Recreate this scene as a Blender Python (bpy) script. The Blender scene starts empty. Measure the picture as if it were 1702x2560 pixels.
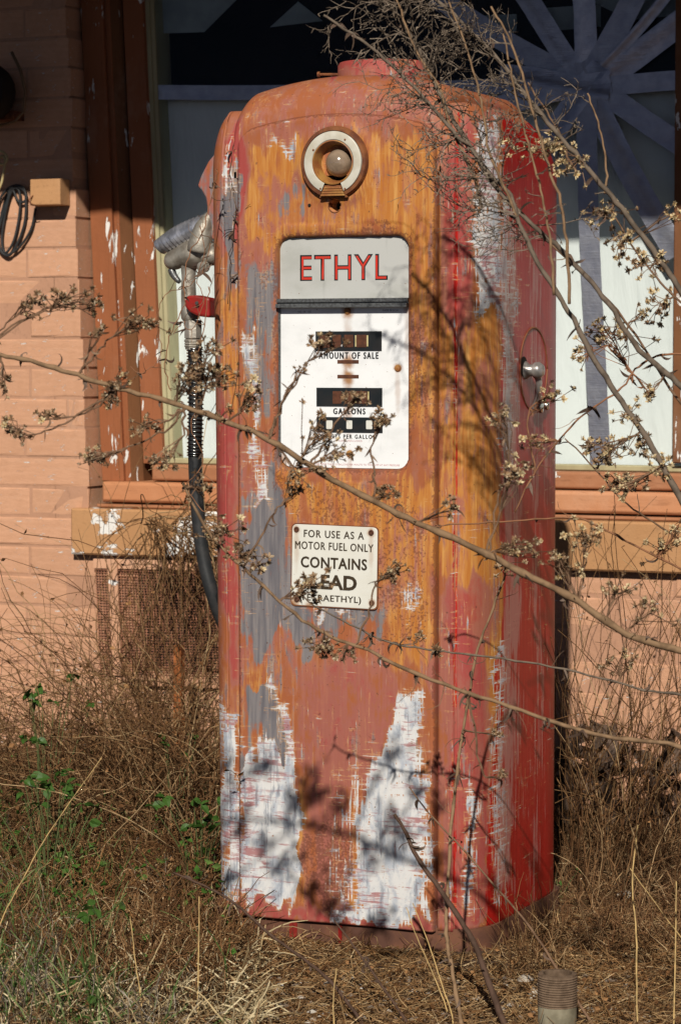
import bpy, math, random
import numpy as np
from mathutils import Vector, Matrix

random.seed(11)
RNG = np.random.default_rng(11)
SC = bpy.context.scene
COL = SC.collection

# ------------------------------------------------------------------ camera
CAM = Vector((1.718, -4.214, 0.947))
YAW, PITCH, F = math.radians(23.15), math.radians(3.27), 6800.0
cd = bpy.data.cameras.new('camera')
cam = bpy.data.objects.new('camera', cd)
COL.objects.link(cam)
cam.location = CAM
cam.rotation_euler = (math.radians(90) - PITCH, 0, YAW)
cd.sensor_fit = 'VERTICAL'
cd.sensor_height = 24.0
cd.lens = 24.0 * F / 2560
cd.clip_start = 0.05
cd.clip_end = 400
cd.dof.use_dof = True
cd.dof.focus_distance = 4.32
cd.dof.aperture_fstop = 9
SC.camera = cam

# ------------------------------------------------------------------ light
SUN_EL, SUN_AZ = math.radians(34), math.radians(16.8)   # azimuth measured from straight out of the wall towards +x
wd = bpy.data.worlds.new('World')
SC.world = wd
wd.use_nodes = True
wn = wd.node_tree
bg = wn.nodes['Background']
sky = wn.nodes.new('ShaderNodeTexSky')
sky.sky_type = 'NISHITA'
sky.sun_disc = False
sky.sun_elevation = SUN_EL
sky.sun_rotation = math.pi - SUN_AZ
sky.air_density = 0.18
sky.dust_density = 0.2
wn.links.new(sky.outputs[0], bg.inputs[0])
bg.inputs[1].default_value = 0.05
sl = bpy.data.lights.new('sun', 'SUN')
sl.energy = 5.0
sl.angle = math.radians(0.65)
sl.color = (1.0, 0.93, 0.83)
sun = bpy.data.objects.new('sun', sl)
COL.objects.link(sun)
to_sun = Vector((math.sin(SUN_AZ) * math.cos(SUN_EL), -math.cos(SUN_AZ) * math.cos(SUN_EL), math.sin(SUN_EL)))
sun.rotation_euler = to_sun.to_track_quat('Z', 'Y').to_euler()
sun.location = to_sun * 20
vs = SC.view_settings
vs.view_transform = 'Standard'
vs.look = 'None'
vs.exposure = -0.13
vs.gamma = 1.0
vs.use_curve_mapping = False
SC.cycles.max_bounces = 5
SC.cycles.diffuse_bounces = 1

# ------------------------------------------------------------------ helpers
RX = Vector((math.cos(YAW), math.sin(YAW), 0))
FW = Vector((-math.sin(YAW) * math.cos(PITCH), math.cos(YAW) * math.cos(PITCH), -math.sin(PITCH)))
UP = RX.cross(FW)
S = 1702 / 1568.0

def ray(px, py):
    return FW + RX * ((px - 851) / F) + UP * ((1280 - py) / F)

def at(px, py, depth):            # point at a distance in front of the lens
    return CAM + ray(px, py) * depth

def hy(px, py, y):                # point on the upright plane at that y
    d = ray(px, py)
    return CAM + d * ((y - CAM.y) / d.y)

def hz(px, py, z=0.0):            # point on the level plane at that z
    d = ray(px, py)
    return CAM + d * ((z - CAM.z) / d.z)

def proj(V):                      # n x 3 array -> picture position, used to look up where old paint layers lie
    D = np.asarray(V) - np.array(CAM)
    d = D @ np.array(FW)
    return np.stack([851 + F * (D @ np.array(RX)) / d, 1280 - F * (D @ np.array(UP)) / d], 1)

class MB:
    def __init__(s):
        s.v = []; s.f = []
    def add(s, vs_, fs):
        b = len(s.v)
        s.v.extend([tuple(v) for v in vs_])
        s.f.extend([tuple(i + b for i in f) for f in fs])
        return s
    def box(s, x0, x1, y0, y1, z0, z1, top=None):
        v = [(x0, y0, z0), (x1, y0, z0), (x1, y1, z0), (x0, y1, z0), (x0, y0, z1), (x1, y0, z1), (x1, y1, z1), (x0, y1, z1)]
        return s.add(v, [(0, 3, 2, 1), (4, 5, 6, 7), (0, 1, 5, 4), (1, 2, 6, 5), (2, 3, 7, 6), (3, 0, 4, 7)])
    def bbox(s, x0, x1, y0, y1, z0, z1, b=0.002):   # box with its front edges chamfered (front is -y)
        v = [(x0, y1, z0), (x1, y1, z0), (x1, y1, z1), (x0, y1, z1),
             (x0, y0 + b, z0), (x1, y0 + b, z0), (x1, y0 + b, z1), (x0, y0 + b, z1),
             (x0 + b, y0, z0 + b), (x1 - b, y0, z0 + b), (x1 - b, y0, z1 - b), (x0 + b, y0, z1 - b)]
        f = [(3, 2, 1, 0)]
        for i in range(4):
            j = (i + 1) % 4
            f += [(i, j, 4 + j, 4 + i), (4 + i, 4 + j, 8 + j, 8 + i)]
        f.append((8, 9, 10, 11))
        return s.add(v, f)
    def prism(s, pts, y0, y1):                   # outline in x,z pushed from y0 (front) to y1
        n = len(pts)
        v = [(p[0], y0, p[1]) for p in pts] + [(p[0], y1, p[1]) for p in pts]
        f = [tuple(range(n)), tuple(range(2 * n - 1, n - 1, -1))]
        for i in range(n):
            j = (i + 1) % n
            f.append((i, i + n, j + n, j))
        return s.add(v, f)
    def tube(s, pts, rad, sides=6, cap=True):
        pts = [Vector(p) for p in pts]
        n = len(pts)
        if not hasattr(rad, '__len__'):
            rad = [rad] * n
        a = None; vv = []; ff = []
        for i, p in enumerate(pts):
            t = (pts[min(i + 1, n - 1)] - pts[max(i - 1, 0)])
            if t.length < 1e-9: t = Vector((0, 0, 1))
            t.normalize()
            if a is None:
                a = t.orthogonal().normalized()
            else:
                a = a - t * a.dot(t)
                if a.length < 1e-6: a = t.orthogonal()
                a.normalize()
            b = t.cross(a)
            for k in range(sides):
                w = 2 * math.pi * k / sides
                vv.append(p + (a * math.cos(w) + b * math.sin(w)) * rad[i])
        for i in range(n - 1):
            for k in range(sides):
                k2 = (k + 1) % sides
                ff.append((i * sides + k, i * sides + k2, (i + 1) * sides + k2, (i + 1) * sides + k))
        if cap:
            ff.append(tuple(range(sides - 1, -1, -1)))
            ff.append(tuple((n - 1) * sides + k for k in range(sides)))
        return s.add(vv, ff)
    def lathe(s, c, axis, prof, sides=32, a0=0.0, a1=2 * math.pi, cap=False):   # prof: (radius, along axis)
        c = Vector(c); axis = Vector(axis).normalized()
        u = axis.orthogonal().normalized() if abs(axis.y) < .9 else Vector((1, 0, 0))
        u = (u - axis * u.dot(axis)).normalized()
        w = axis.cross(u)
        closed = abs(a1 - a0 - 2 * math.pi) < 1e-6
        m = sides if closed else sides + 1
        vv = []; ff = []
        for (r, h) in prof:
            for k in range(m):
                t = a0 + (a1 - a0) * k / sides
                vv.append(c + axis * h + (u * math.cos(t) + w * math.sin(t)) * r)
        for i in range(len(prof) - 1):
            for k in range(sides):
                k2 = (k + 1) % m
                ff.append((i * m + k, i * m + k2, (i + 1) * m + k2, (i + 1) * m + k))
        if cap:
            ff.append(tuple(range(m - 1, -1, -1))); ff.append(tuple((len(prof) - 1) * m + k for k in range(m)))
        return s.add(vv, ff)
    def ribbon(s, pts, wid, nrm):
        pts = [Vector(p) for p in pts]; n = len(pts); vv = []; ff = []
        for i, p in enumerate(pts):
            t = pts[min(i + 1, n - 1)] - pts[max(i - 1, 0)]
            sd = t.cross(nrm)
            if sd.length < 1e-9: sd = Vector((1, 0, 0))
            sd.normalize()
            w = wid[i] if hasattr(wid, '__len__') else wid
            vv += [p - sd * w, p + sd * w]
        for i in range(n - 1):
            ff.append((2 * i, 2 * i + 1, 2 * i + 3, 2 * i + 2))
        return s.add(vv, ff)
    def mesh(s, name, smooth=False):
        me = bpy.data.meshes.new(name)
        me.from_pydata([tuple(v) for v in s.v], [], s.f)
        if smooth:
            me.shade_smooth()
        me.update()
        return me
    def build(s, name, m, parent=None, smooth=False, sharp=None, bevel=None):
        off = parent['_base'] if parent is not None and '_base' in parent else (0, 0, 0)
        if parent is not None and '_base' in parent:
            ox, oy, oz = off
            s.v = [(v[0] - ox, v[1] - oy, v[2] - oz) for v in s.v]
        me = s.mesh(name, smooth)
        if smooth and sharp:
            me.set_sharp_from_angle(angle=math.radians(sharp))
        me.materials.append(m)
        o = bpy.data.objects.new(name, me)
        COL.objects.link(o)
        if parent is not None:
            o.parent = parent
            o['_base'] = off
        if bevel:
            b = o.modifiers.new('bevel', 'BEVEL'); b.width = bevel; b.segments = 2; b.limit_method = 'ANGLE'
        return o

def tag(o, label=None, cat=None, group=None, kind=None):
    if label: o['label'] = label
    if cat: o['category'] = cat
    if group: o['group'] = group
    if kind: o['kind'] = kind
    return o

def thing(name, base, label, cat, group=None, kind=None):
    e = bpy.data.objects.new(name, None)
    e.empty_display_size = .1
    COL.objects.link(e)
    e.location = base
    e['_base'] = tuple(base)
    return tag(e, label, cat, group, kind)

def np_mesh(name, V, Q, m, parent=None, smooth=False, attrs=None, base=None):
    """quads from numpy arrays"""
    V = np.asarray(V, dtype=np.float64)
    if parent is not None and '_base' in parent:
        V = V - np.array(parent['_base'])
    me = bpy.data.meshes.new(name)
    me.vertices.add(len(V)); me.vertices.foreach_set('co', V.astype(np.float32).ravel())
    Q = np.asarray(Q, dtype=np.int32); k = Q.shape[1]
    me.loops.add(Q.size); me.loops.foreach_set('vertex_index', Q.ravel())
    me.polygons.add(len(Q)); me.polygons.foreach_set('loop_start', np.arange(0, Q.size, k, dtype=np.int32))
    me.update(calc_edges=True)
    if smooth: me.shade_smooth()
    if attrs:
        for an, av in attrs.items():
            a = me.attributes.new(an, 'FLOAT', 'POINT')
            a.data.foreach_set('value', np.asarray(av, dtype=np.float32))
    me.materials.append(m)
    me.validate()
    o = bpy.data.objects.new(name, me)
    COL.objects.link(o)
    if parent is not None:
        o.parent = parent
        if '_base' in parent: o['_base'] = parent['_base']
    return o

# ------------------------------------------------------------------ shader helpers
class NT:
    def __init__(s, name):
        s.m = bpy.data.materials.new(name); s.m.use_nodes = True
        s.t = s.m.node_tree
        s.b = s.t.nodes['Principled BSDF']
        s.tc = s.t.nodes.new('ShaderNodeTexCoord')
        s.geo = None
    def L(s, a, b): s.t.links.new(a, b)
    def val(s, x, inp):
        if hasattr(x, 'is_linked') or hasattr(x, 'links'): s.L(x, inp)
        else: inp.default_value = x
    def noise(s, scale=(1, 1, 1), detail=4, rough=.55, dist=0, off=(0, 0, 0), src=None):
        mp = s.t.nodes.new('ShaderNodeMapping')
        mp.inputs['Scale'].default_value = scale if hasattr(scale, '__len__') else (scale,) * 3
        mp.inputs['Location'].default_value = off
        s.L(src or s.tc.outputs['Object'], mp.inputs[0])
        n = s.t.nodes.new('ShaderNodeTexNoise')
        n.inputs['Scale'].default_value = 1; n.inputs['Detail'].default_value = detail
        n.inputs['Roughness'].default_value = rough; n.inputs['Distortion'].default_value = dist
        s.L(mp.outputs[0], n.inputs['Vector'])
        return n.outputs['Fac']
    def math(s, op, a, b=0.0, c=None):
        n = s.t.nodes.new('ShaderNodeMath'); n.operation = op
        s.val(a, n.inputs[0]); s.val(b, n.inputs[1])
        if c is not None: s.val(c, n.inputs[2])
        return n.outputs[0]
    def smooth(s, x, lo, hi, a=0.0, b=1.0):
        n = s.t.nodes.new('ShaderNodeMapRange'); n.interpolation_type = 'SMOOTHSTEP'
        s.val(x, n.inputs[0]); n.inputs[1].default_value = lo; n.inputs[2].default_value = hi
        n.inputs[3].default_value = a; n.inputs[4].default_value = b
        return n.outputs[0]
    def mix(s, f, a, b):
        n = s.t.nodes.new('ShaderNodeMix'); n.data_type = 'RGBA'
        s.val(f, n.inputs[0])
        for x, i in ((a, 6), (b, 7)):
            if hasattr(x, '__len__') and not hasattr(x, 'links'): n.inputs[i].default_value = (x[0], x[1], x[2], 1)
            else: s.L(x, n.inputs[i])
        return n.outputs[2]
    def attr(s, name):
        n = s.t.nodes.new('ShaderNodeAttribute'); n.attribute_name = name
        return n.outputs['Fac']
    def island(s):
        n = s.t.nodes.new('ShaderNodeNewGeometry'); return n.outputs['Random Per Island']
    def objrand(s):
        n = s.t.nodes.new('ShaderNodeObjectInfo'); return n.outputs['Random']
    def ramp(s, f, stops):
        n = s.t.nodes.new('ShaderNodeValToRGB')
        e = n.color_ramp.elements
        while len(e) < len(stops): e.new(.5)
        for i, (p, c) in enumerate(stops):
            e[i].position = p; e[i].color = (c[0], c[1], c[2], 1)
        s.L(f, n.inputs[0]); return n.outputs[0]
    def bump(s, h, strength=.3, dist=.002):
        n = s.t.nodes.new('ShaderNodeBump'); n.inputs['Strength'].default_value = strength
        n.inputs['Distance'].default_value = dist
        s.L(h, n.inputs['Height']); s.L(n.outputs[0], s.b.inputs['Normal'])
    def out(s, col=None, rough=None, metal=None, spec=None):
        if col is not None: s.val((*col, 1) if hasattr(col, '__len__') and not hasattr(col, 'links') else col, s.b.inputs['Base Color'])
        if rough is not None: s.val(rough, s.b.inputs['Roughness'])
        if metal is not None: s.b.inputs['Metallic'].default_value = metal
        if spec is not None: s.b.inputs['Specular IOR Level'].default_value = spec
        return s.m

def simple(name, a, b=None, scale=30, rough=.7, bump=.2, bd=.001, metal=0, spec=.3, detail=4):
    n = NT(name)
    f = n.noise(scale, detail)
    c = n.mix(n.smooth(f, .35, .65), a, b or tuple(x * .8 for x in a))
    if bump: n.bump(n.noise(scale if hasattr(scale, '__len__') else scale * 3, 5), bump, bd)
    return n.out(c, rough, metal, spec)

def randmat(name, stops, rough=.8, spec=.15, obj=False, trans=0):
    n = NT(name)
    c = n.ramp(n.objrand() if obj else n.island(), stops)
    f = n.noise(60, 3)
    c = n.mix(n.smooth(f, .42, .66, 0, .65), c, tuple(x * .45 for x in stops[len(stops) // 2][1]))
    return n.out(c, rough, 0, spec)

# paint layers on the pump, looked up from smooth masks stored on the sheet metal and broken up by brush streaks
def paint_material():
    n = NT('weathered_layered_paint')
    nV = n.noise((150, 150, 9), 5, .6)
    nV2 = n.noise((420, 420, 16), 3, .6, off=(3, 7, 1))
    nB = n.noise((16, 16, 10), 5, .6, .6)
    nM = n.noise((45, 45, 22), 5, .65, .4, off=(5, 2, 9))
    nH = n.noise((16, 16, 120), 5, .7, .8, off=(1, 1, 4))
    nS = n.noise(240, 3, .5)
    hatch = n.math('SUBTRACT', n.math('MAXIMUM', n.noise((22, 22, 250), 4, .6, .25, off=(2, 1, 4)), n.noise((250, 250, 20), 4, .6, .25, off=(6, 1, 4))), .06)
    def layer(maskname, parts, lo=.44, hi=.56, amp=1.5):
        s_ = None
        for k, w in parts:
            v = n.math('MULTIPLY', n.math('SUBTRACT', k, .5), w * amp)
            s_ = v if s_ is None else n.math('ADD', s_, v)
        return n.smooth(n.math('ADD', n.attr(maskname), s_), lo, hi)
    ochre = n.mix(n.smooth(nV, .35, .68), (.44, .155, .028), (.52, .235, .06))
    ochre = n.mix(n.smooth(n.noise((95, 95, 6), 5, .65, .3, off=(2, 8, 3)), .50, .66, 0, .8), ochre, (.62, .33, .10))
    ochre = n.mix(n.smooth(n.noise((60, 60, 12), 5, .65, .4, off=(7, 8, 3)), .54, .66, 0, .7), ochre, (.36, .12, .07))
    brick = n.mix(n.smooth(nM, .4, .65), (.34, .105, .040), (.33, .125, .080))
    c = n.mix(layer('mY', ((nB, 1.2), (nV, 1.1), (nM, .7)), .3, .75), brick, ochre)
    red = n.mix(n.smooth(n.math('ADD', n.attr('mR'), n.math('MULTIPLY', n.math('SUBTRACT', nM, .5), 1.2)), .72, 1.12), n.mix(nV, (.30, .10, .075), (.36, .125, .105)), n.mix(nV, (.33, .030, .035), (.35, .075, .07)))
    c = n.mix(n.math('MULTIPLY', layer('mR', ((nB, 1.2), (nV, .9), (nM, .8)), .30, .72), .85), c, red)
    grey = n.mix(n.smooth(nV, .3, .7), (.12, .115, .13), (.23, .21, .21))
    c = n.mix(layer('mG', ((nM, .9), (nV, .9), (nB, .7)), .34, .68), c, grey)
    deep = n.mix(n.smooth(nV, .35, .7), (.34, .008, .006), (.42, .016, .012))
    c = n.mix(layer('mD', ((nM, .5), (nV, 1.2))), c, deep)
    WP = ((hatch, 1.9), (nM, .9), (nB, .6), (nV, .25))
    rim = n.math('SUBTRACT', layer('mW', WP, .20, .42, 1.5), layer('mW', WP, .40, .60, 1.5))
    c = n.mix(n.math('MULTIPLY', rim, .5), c, (.60, .33, .13))
    wh = n.mix(n.smooth(nM, .42, .66), (.66, .66, .65), (.40, .44, .50))
    wh = n.mix(n.smooth(n.math('ADD', n.math('MULTIPLY', nH, .65), n.math('MULTIPLY', nB, .35)), .515, .60, 0, .8), wh, (.34, .10, .10))
    wh = n.mix(n.smooth(n.math('ADD', n.math('MULTIPLY', nV, .55), n.math('MULTIPLY', nM, .45)), .52, .62, 0, .75), wh, (.24, .27, .31))
    wl = layer('mW', WP, .40, .60, 1.5)
    c = n.mix(wl, c, wh)
    c = n.mix(n.math('MULTIPLY', layer('mS', ((nV, 1.3), (nV2, .6), (nB, .7)), .50, .66), .5), c, (.42, .30, .27))
    # fine scratches and chips everywhere
    nd = n.math('SUBTRACT', 1.0, n.math('MULTIPLY', n.smooth(n.attr('mD'), .4, .7), .9))
    c = n.mix(n.math('MULTIPLY', n.smooth(nV2, .66, .74, 0, .35), nd), c, (.50, .40, .32))
    c = n.mix(n.smooth(n.math('ADD', n.math('MULTIPLY', nV, .6), n.math('MULTIPLY', nM, .4)), .585, .66, 0, .5), c, n.mix(n.smooth(n.attr('mD'), .4, .7), (.22, .07, .05), (.16, .006, .006)))
    rust_and_gap_shade = layer('mK', ((nS, 1.0), (nM, .6), (nB, .5)), .5, .6, 1.7)
    c = n.mix(n.math('MULTIPLY', rust_and_gap_shade, .6), c, (.15, .05, .028))  # also carries the dark door seam painted as gap shadow
    c = n.mix(n.smooth(n.noise(150, 3, .6, off=(9, 9, 2)), .69, .73, 0, .8), c, (.10, .045, .03))
    edge = n.math('MULTIPLY', wl, -.5)
    n.bump(n.math('ADD', n.math('ADD', n.math('MULTIPLY', nV, .3), n.math('MULTIPLY', nM, .5)), n.math('MULTIPLY', edge, .5)), .35, .0012)
    gl = n.math('SUBTRACT', .62, n.math('MULTIPLY', layer('mD', ((nM, .5), (nV, .9))), .2))
    return n.out(c, gl, 0, .25)

def polysd(P, poly):
    poly = np.array(poly, float); d = np.full(len(P), 1e18); ins = np.zeros(len(P), bool)
    m = len(poly)
    for i in range(m):
        a, b = poly[i], poly[(i + 1) % m]
        e = b - a; w = P - a
        t = np.clip((w @ e) / max(e @ e, 1e-9), 0, 1)
        q = w - t[:, None] * e
        d = np.minimum(d, (q ** 2).sum(1))
        c = ((a[1] > P[:, 1]) != (b[1] > P[:, 1]))
        with np.errstate(divide='ignore', invalid='ignore'):
            xx = (b[0] - a[0]) * (P[:, 1] - a[1]) / (b[1] - a[1] + 1e-12) + a[0]
        ins ^= c & (P[:, 0] < xx)
    return np.where(ins, -np.sqrt(d), np.sqrt(d))

# regions in picture units of 1568 wide: (outline, strength, feather)
REG = {
 'mY': [([(565,340),(700,290),(700,520),(650,540),(630,600),(560,560)],.95,25),
        ([(840,300),(1020,340),(1022,1000),(945,1000),(935,560),(830,500)],.85,25),
        ([(655,1075),(1015,1075),(1015,1560),(890,1560),(880,1210),(660,1200)],.85,25),
        ([(1022,760),(1080,700),(1140,780),(1150,1540),(1130,1700),(1100,1500),(1022,1300)],1.1,14),
        ([(500,690),(550,700),(550,1000),(500,900)],.7,20),
        ([(660,1760),(700,1760),(700,2080),(660,2080)],.75,18),
        ([(780,1780),(820,1780),(830,2090),(770,2060)],.75,20),
        ([(1120,1500),(1158,1500),(1158,1900),(1120,1850)],1.1,12),
        ([(1060,1900),(1085,1900),(1085,2130),(1060,2130)],.9,9),
        ([(600,350),(1010,350),(1010,540),(600,540)],.55,30),
        ([(560,1500),(1015,1500),(1015,1640),(560,1640)],.5,30)],
 'mR': [([(497,280),(553,270),(553,580),(500,580)],1.2,12),
        ([(497,940),(553,1000),(553,1560),(497,1500)],1.1,14),
        ([(600,390),(690,380),(700,470),(640,520),(600,500)],.72,22),
        ([(560,1050),(640,1050),(640,1200),(700,1400),(640,1560),(560,1500)],.62,30),
        ([(640,1540),(900,1500),(960,1660),(890,1800),(820,1860),(790,2100),(680,2110),(700,1900),(690,1760)],.76,50),
        ([(1022,330),(1085,300),(1085,560),(1070,780),(1022,780)],1.2,14),
        ([(1022,1350),(1110,1340),(1140,1800),(1150,2160),(1022,2170)],1.0,20),
        ([(560,2070),(1010,2120),(1010,2170),(560,2120)],1.0,12),
        ([(590,290),(780,215),(1000,230),(1000,270),(780,275),(600,345)],.62,30),
        ([(770,140),(980,140),(980,190),(770,190)],1.2,10),
        ([(1060,230),(1150,230),(1120,330),(1060,330)],1.0,18),
        ([(560,540),(610,540),(600,700),(560,800)],.7,14),
        ([(1080,860),(1140,860),(1140,1080),(1090,1000)],.6,20),
        ([(1046,760),(1062,760),(1058,1350),(1046,1350)],.66,8),
        ([(850,1160),(1010,1160),(1010,1560),(850,1560)],.42,30)],
 'mG': [([(562,620),(612,600),(615,1000),(575,1040)],.74,14),
        ([(568,1170),(655,1080),(675,1400),(700,1490),(690,1512),(590,1510),(562,1420)],.98,16),
        ([(690,1412),(885,1405),(870,1450),(770,1500),(700,1440)],.72,14),
        ([(503,340),(528,390),(545,650),(520,720),(510,500)],.80,9),
        ([(566,1590),(600,1600),(622,1660),(620,1750),(566,1740)],1.0,10),
        ([(705,300),(730,290),(700,340),(690,400),(665,450),(655,430),(680,360)],.85,7),
        ([(630,420),(700,410),(700,455),(640,470)],.60,10),
        ([(935,1650),(990,1640),(990,1770),(945,1760)],.9,10),
        ([(500,1620),(545,1640),(545,1760),(500,1740)],.62,10),
        ([(690,1420),(560,1560),(640,1700)],.3,10)],
 'mW': [([(502,1610),(548,1650),(552,2040),(512,2060)],.98,14),
        ([(558,1730),(640,1740),(692,1850),(655,1960),(682,2010),(672,2085),(558,2065)],1.25,12),
        ([(610,1610),(655,1690),(660,1760),(610,1750)],.72,12),
        ([(800,1820),(870,1690),(925,1640),(994,1630),(1000,2118),(930,2100),(830,2085),(790,1960)],1.02,22),
        ([(880,1860),(994,1850),(997,2110),(900,2080)],1.1,20),
        ([(770,1800),(870,1690),(900,1690),(860,2080),(760,2060)],.52,30),
        ([(760,2070),(920,2095),(905,2125),(770,2105)],1.1,8),
        ([(1100,245),(1142,245),(1152,520),(1150,740),(1108,765),(1088,740),(1078,560),(1095,400)],.86,14),
        ([(1140,430),(1190,430),(1192,780),(1180,1100),(1150,1050)],.60,16),
        ([(568,760),(592,770),(602,1080),(572,1090)],.66,8),
        ([(582,1050),(625,1080),(622,1180),(588,1190)],.66,10),
        ([(500,300),(522,290),(520,420),(503,430)],.72,7),
        ([(620,300),(690,300),(680,330),(620,330)],.55,12),
        ([(700,1408),(860,1406),(800,1440),(720,1440)],.66,8),
        ([(930,1340),(985,1340),(975,1440),(930,1440)],.5,12),
        ([(1130,1500),(1165,1500),(1170,2120),(1140,2120)],.56,14),
        ([(1040,1960),(1052,1960),(1052,2140),(1040,2140)],.8,5),
        ([(1080,1850),(1108,1850),(1100,2150),(1070,2120)],.62,10),
        ([(1150,430),(1175,415),(1170,445),(1152,450)],.9,5)],
 'mD': [([(1152,225),(1500,225),(1500,2260),(1120,2260),(1135,1800),(1148,1400),(1150,1000),(1152,600)],1.5,14)],
 'mS': [([(1146,560),(1200,480),(1205,1500),(1190,2100),(1130,2100),(1146,1400)],.80,20),
        ([(1205,480),(1262,480),(1262,2160),(1205,2160)],.50,22),
        ([(1240,800),(1275,800),(1275,1150),(1240,1200)],.40,14)],
 'mK': [([(680,1880),(800,1880),(800,2090),(680,2080)],.62,20),
        ([(650,1085),(960,1085),(960,1200),(650,1200)],.50,14),
        ([(870,1200),(1010,1200),(1010,1500),(870,1500)],.44,20),
        ([(620,520),(945,520),(945,545),(620,545)],.55,10),
        ([(938,800),(985,800),(985,1020),(938,1020)],.46,10)],
}
BASE = {'mY': .30, 'mR': .24, 'mG': .14, 'mW': -.02, 'mD': -.6, 'mS': -.35, 'mK': .14}
def masks(V):
    P = proj(V) / S
    W = np.zeros_like(P)
    g_ = np.random.default_rng(77)
    for fr_, am in ((.012, 16), (.03, 11), (.07, 7), (.15, 4)):
        for _ in range(4):
            k1 = g_.normal(0, fr_, 2) * np.array([1.4, .6]); ph = g_.uniform(0, 6.28, 2)
            W[:, 0] += am * .5 * np.sin(P @ k1 + ph[0]); W[:, 1] += am * .9 * np.sin(P @ (k1 * 1.3) + ph[1])
    W[:, 0] *= np.where(P[:, 0] > 1010, .35, 1)
    P = P + W
    out = {}
    for k, regs in REG.items():
        m = np.full(len(P), BASE[k])
        for poly, st, fe in regs:
            sd = polysd(P, poly)
            m = np.maximum(m, BASE[k] + (st - BASE[k]) * np.clip(.5 - sd / (2 * fe), 0, 1))
        out[k] = m
    return out

M = {}
M['paint'] = paint_material()
M['base'] = simple('rusty_brown_base', (.17, .072, .04), (.10, .045, .03), 25, .8)
M['rust'] = simple('rust', (.23, .085, .03), (.12, .04, .02), 60, .8, .4)
M['goldrust'] = simple('rust_stained_brass', (.42, .22, .055), (.28, .10, .03), 45, .5, .3, spec=.5)
M['offwhite'] = simple('aged_white_enamel', (.60, .58, .50), (.50, .47, .38), 40, .4, .1, spec=.5)
M['enamel'] = None
M['black'] = simple('black_print', (.012, .016, .018), (.02, .02, .02), 40, .35, 0, spec=.5)
M['ink'] = simple('brown_black_lettering', (.055, .038, .02), (.035, .025, .015), 90, .5, 0)
M['redink'] = simple('red_lettering', (.62, .035, .02), (.5, .05, .03), 90, .4, 0)
M['faintred'] = simple('faded_red_print', (.55, .17, .16), (.5, .2, .2), 90, .5, 0)
M['greymetal'] = simple('dull_grey_trim', (.20, .21, .21), (.11, .11, .11), (300, 300, 300), .38, .2, .0004, metal=.6)
M['chrome'] = simple('worn_chrome', (.42, .42, .40), (.25, .25, .24), 60, .22, .1, .0003, metal=1)
M['alum'] = simple('cast_aluminium', (.46, .43, .37), (.24, .21, .17), 38, .5, .6, .002, metal=.55)
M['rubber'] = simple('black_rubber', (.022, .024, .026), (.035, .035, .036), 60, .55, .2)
M['redplastic'] = simple('red_painted_casting', (.30, .015, .012), (.20, .02, .015), 60, .45, .4)
M['dark'] = simple('dark_recess', (.015, .011, .009), (.02, .014, .01), 30, .9, 0)

def enamel(name, a, b):
    n = NT(name)
    f1 = n.noise((9, 9, 14), 5, .6)
    f2 = n.noise((60, 60, 8), 4, .6)
    c = n.mix(n.smooth(f1, .45, .75), a, b)
    c = n.mix(n.smooth(f2, .62, .75, 0, .35), c, tuple(x * .7 for x in b))
    c = n.mix(n.smooth(n.noise(190, 2), .72, .76, 0, .8), c, (.2, .09, .04))
    n.bump(f2, .05, .0005)
    return n.out(c, n.smooth(f1, .3, .7, .18, .34), 0, .5)
M['enamel'] = enamel('white_enamel', (.86, .88, .89), (.72, .74, .75))
def enamel_rust(name, a, b, pts):
    m = enamel(name, a, b); t = m.node_tree; bsdf = t.nodes['Principled BSDF']
    src = bsdf.inputs['Base Color'].links[0].from_socket
    tc = t.nodes.new('ShaderNodeTexCoord'); nz = t.nodes.new('ShaderNodeTexNoise'); nz.inputs['Scale'].default_value = 70; nz.inputs['Detail'].default_value = 5
    t.links.new(tc.outputs['Object'], nz.inputs['Vector'])
    for (x, z, r, st) in pts:
        for (rx, rz, dz, k_) in ((r, r, 0, .9), (r * .7, r * 5, -r * 4, .35)):
            mp = t.nodes.new('ShaderNodeMapping'); mp.vector_type = 'TEXTURE'
            mp.inputs['Location'].default_value = (x, 0, z + dz); mp.inputs['Scale'].default_value = (rx, 1e4, rz)
            t.links.new(tc.outputs['Object'], mp.inputs[0])
            ln = t.nodes.new('ShaderNodeVectorMath'); ln.operation = 'LENGTH'; t.links.new(mp.outputs[0], ln.inputs[0])
            ad = t.nodes.new('ShaderNodeMath'); ad.operation = 'MULTIPLY_ADD'; t.links.new(nz.outputs['Fac'], ad.inputs[0]); ad.inputs[1].default_value = 1.2; t.links.new(ln.outputs['Value'], ad.inputs[2])
            mr = t.nodes.new('ShaderNodeMapRange'); mr.interpolation_type = 'SMOOTHSTEP'; t.links.new(ad.outputs[0], mr.inputs[0])
            mr.inputs[1].default_value = .9; mr.inputs[2].default_value = 1.9; mr.inputs[3].default_value = k_ * st; mr.inputs[4].default_value = 0
            mx = t.nodes.new('ShaderNodeMix'); mx.data_type = 'RGBA'; t.links.new(mr.outputs[0], mx.inputs[0]); t.links.new(src, mx.inputs[6]); mx.inputs[7].default_value = (.36, .17, .06, 1)
            src = mx.outputs[2]
    t.links.new(src, bsdf.inputs['Base Color'])
    return m
M['milkglass'] = enamel('grey_white_glass', (.50, .51, .49), (.41, .42, .39))
M['plate'] = enamel('cream_white_enamel', (.72, .72, .66), (.62, .61, .53))

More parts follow.
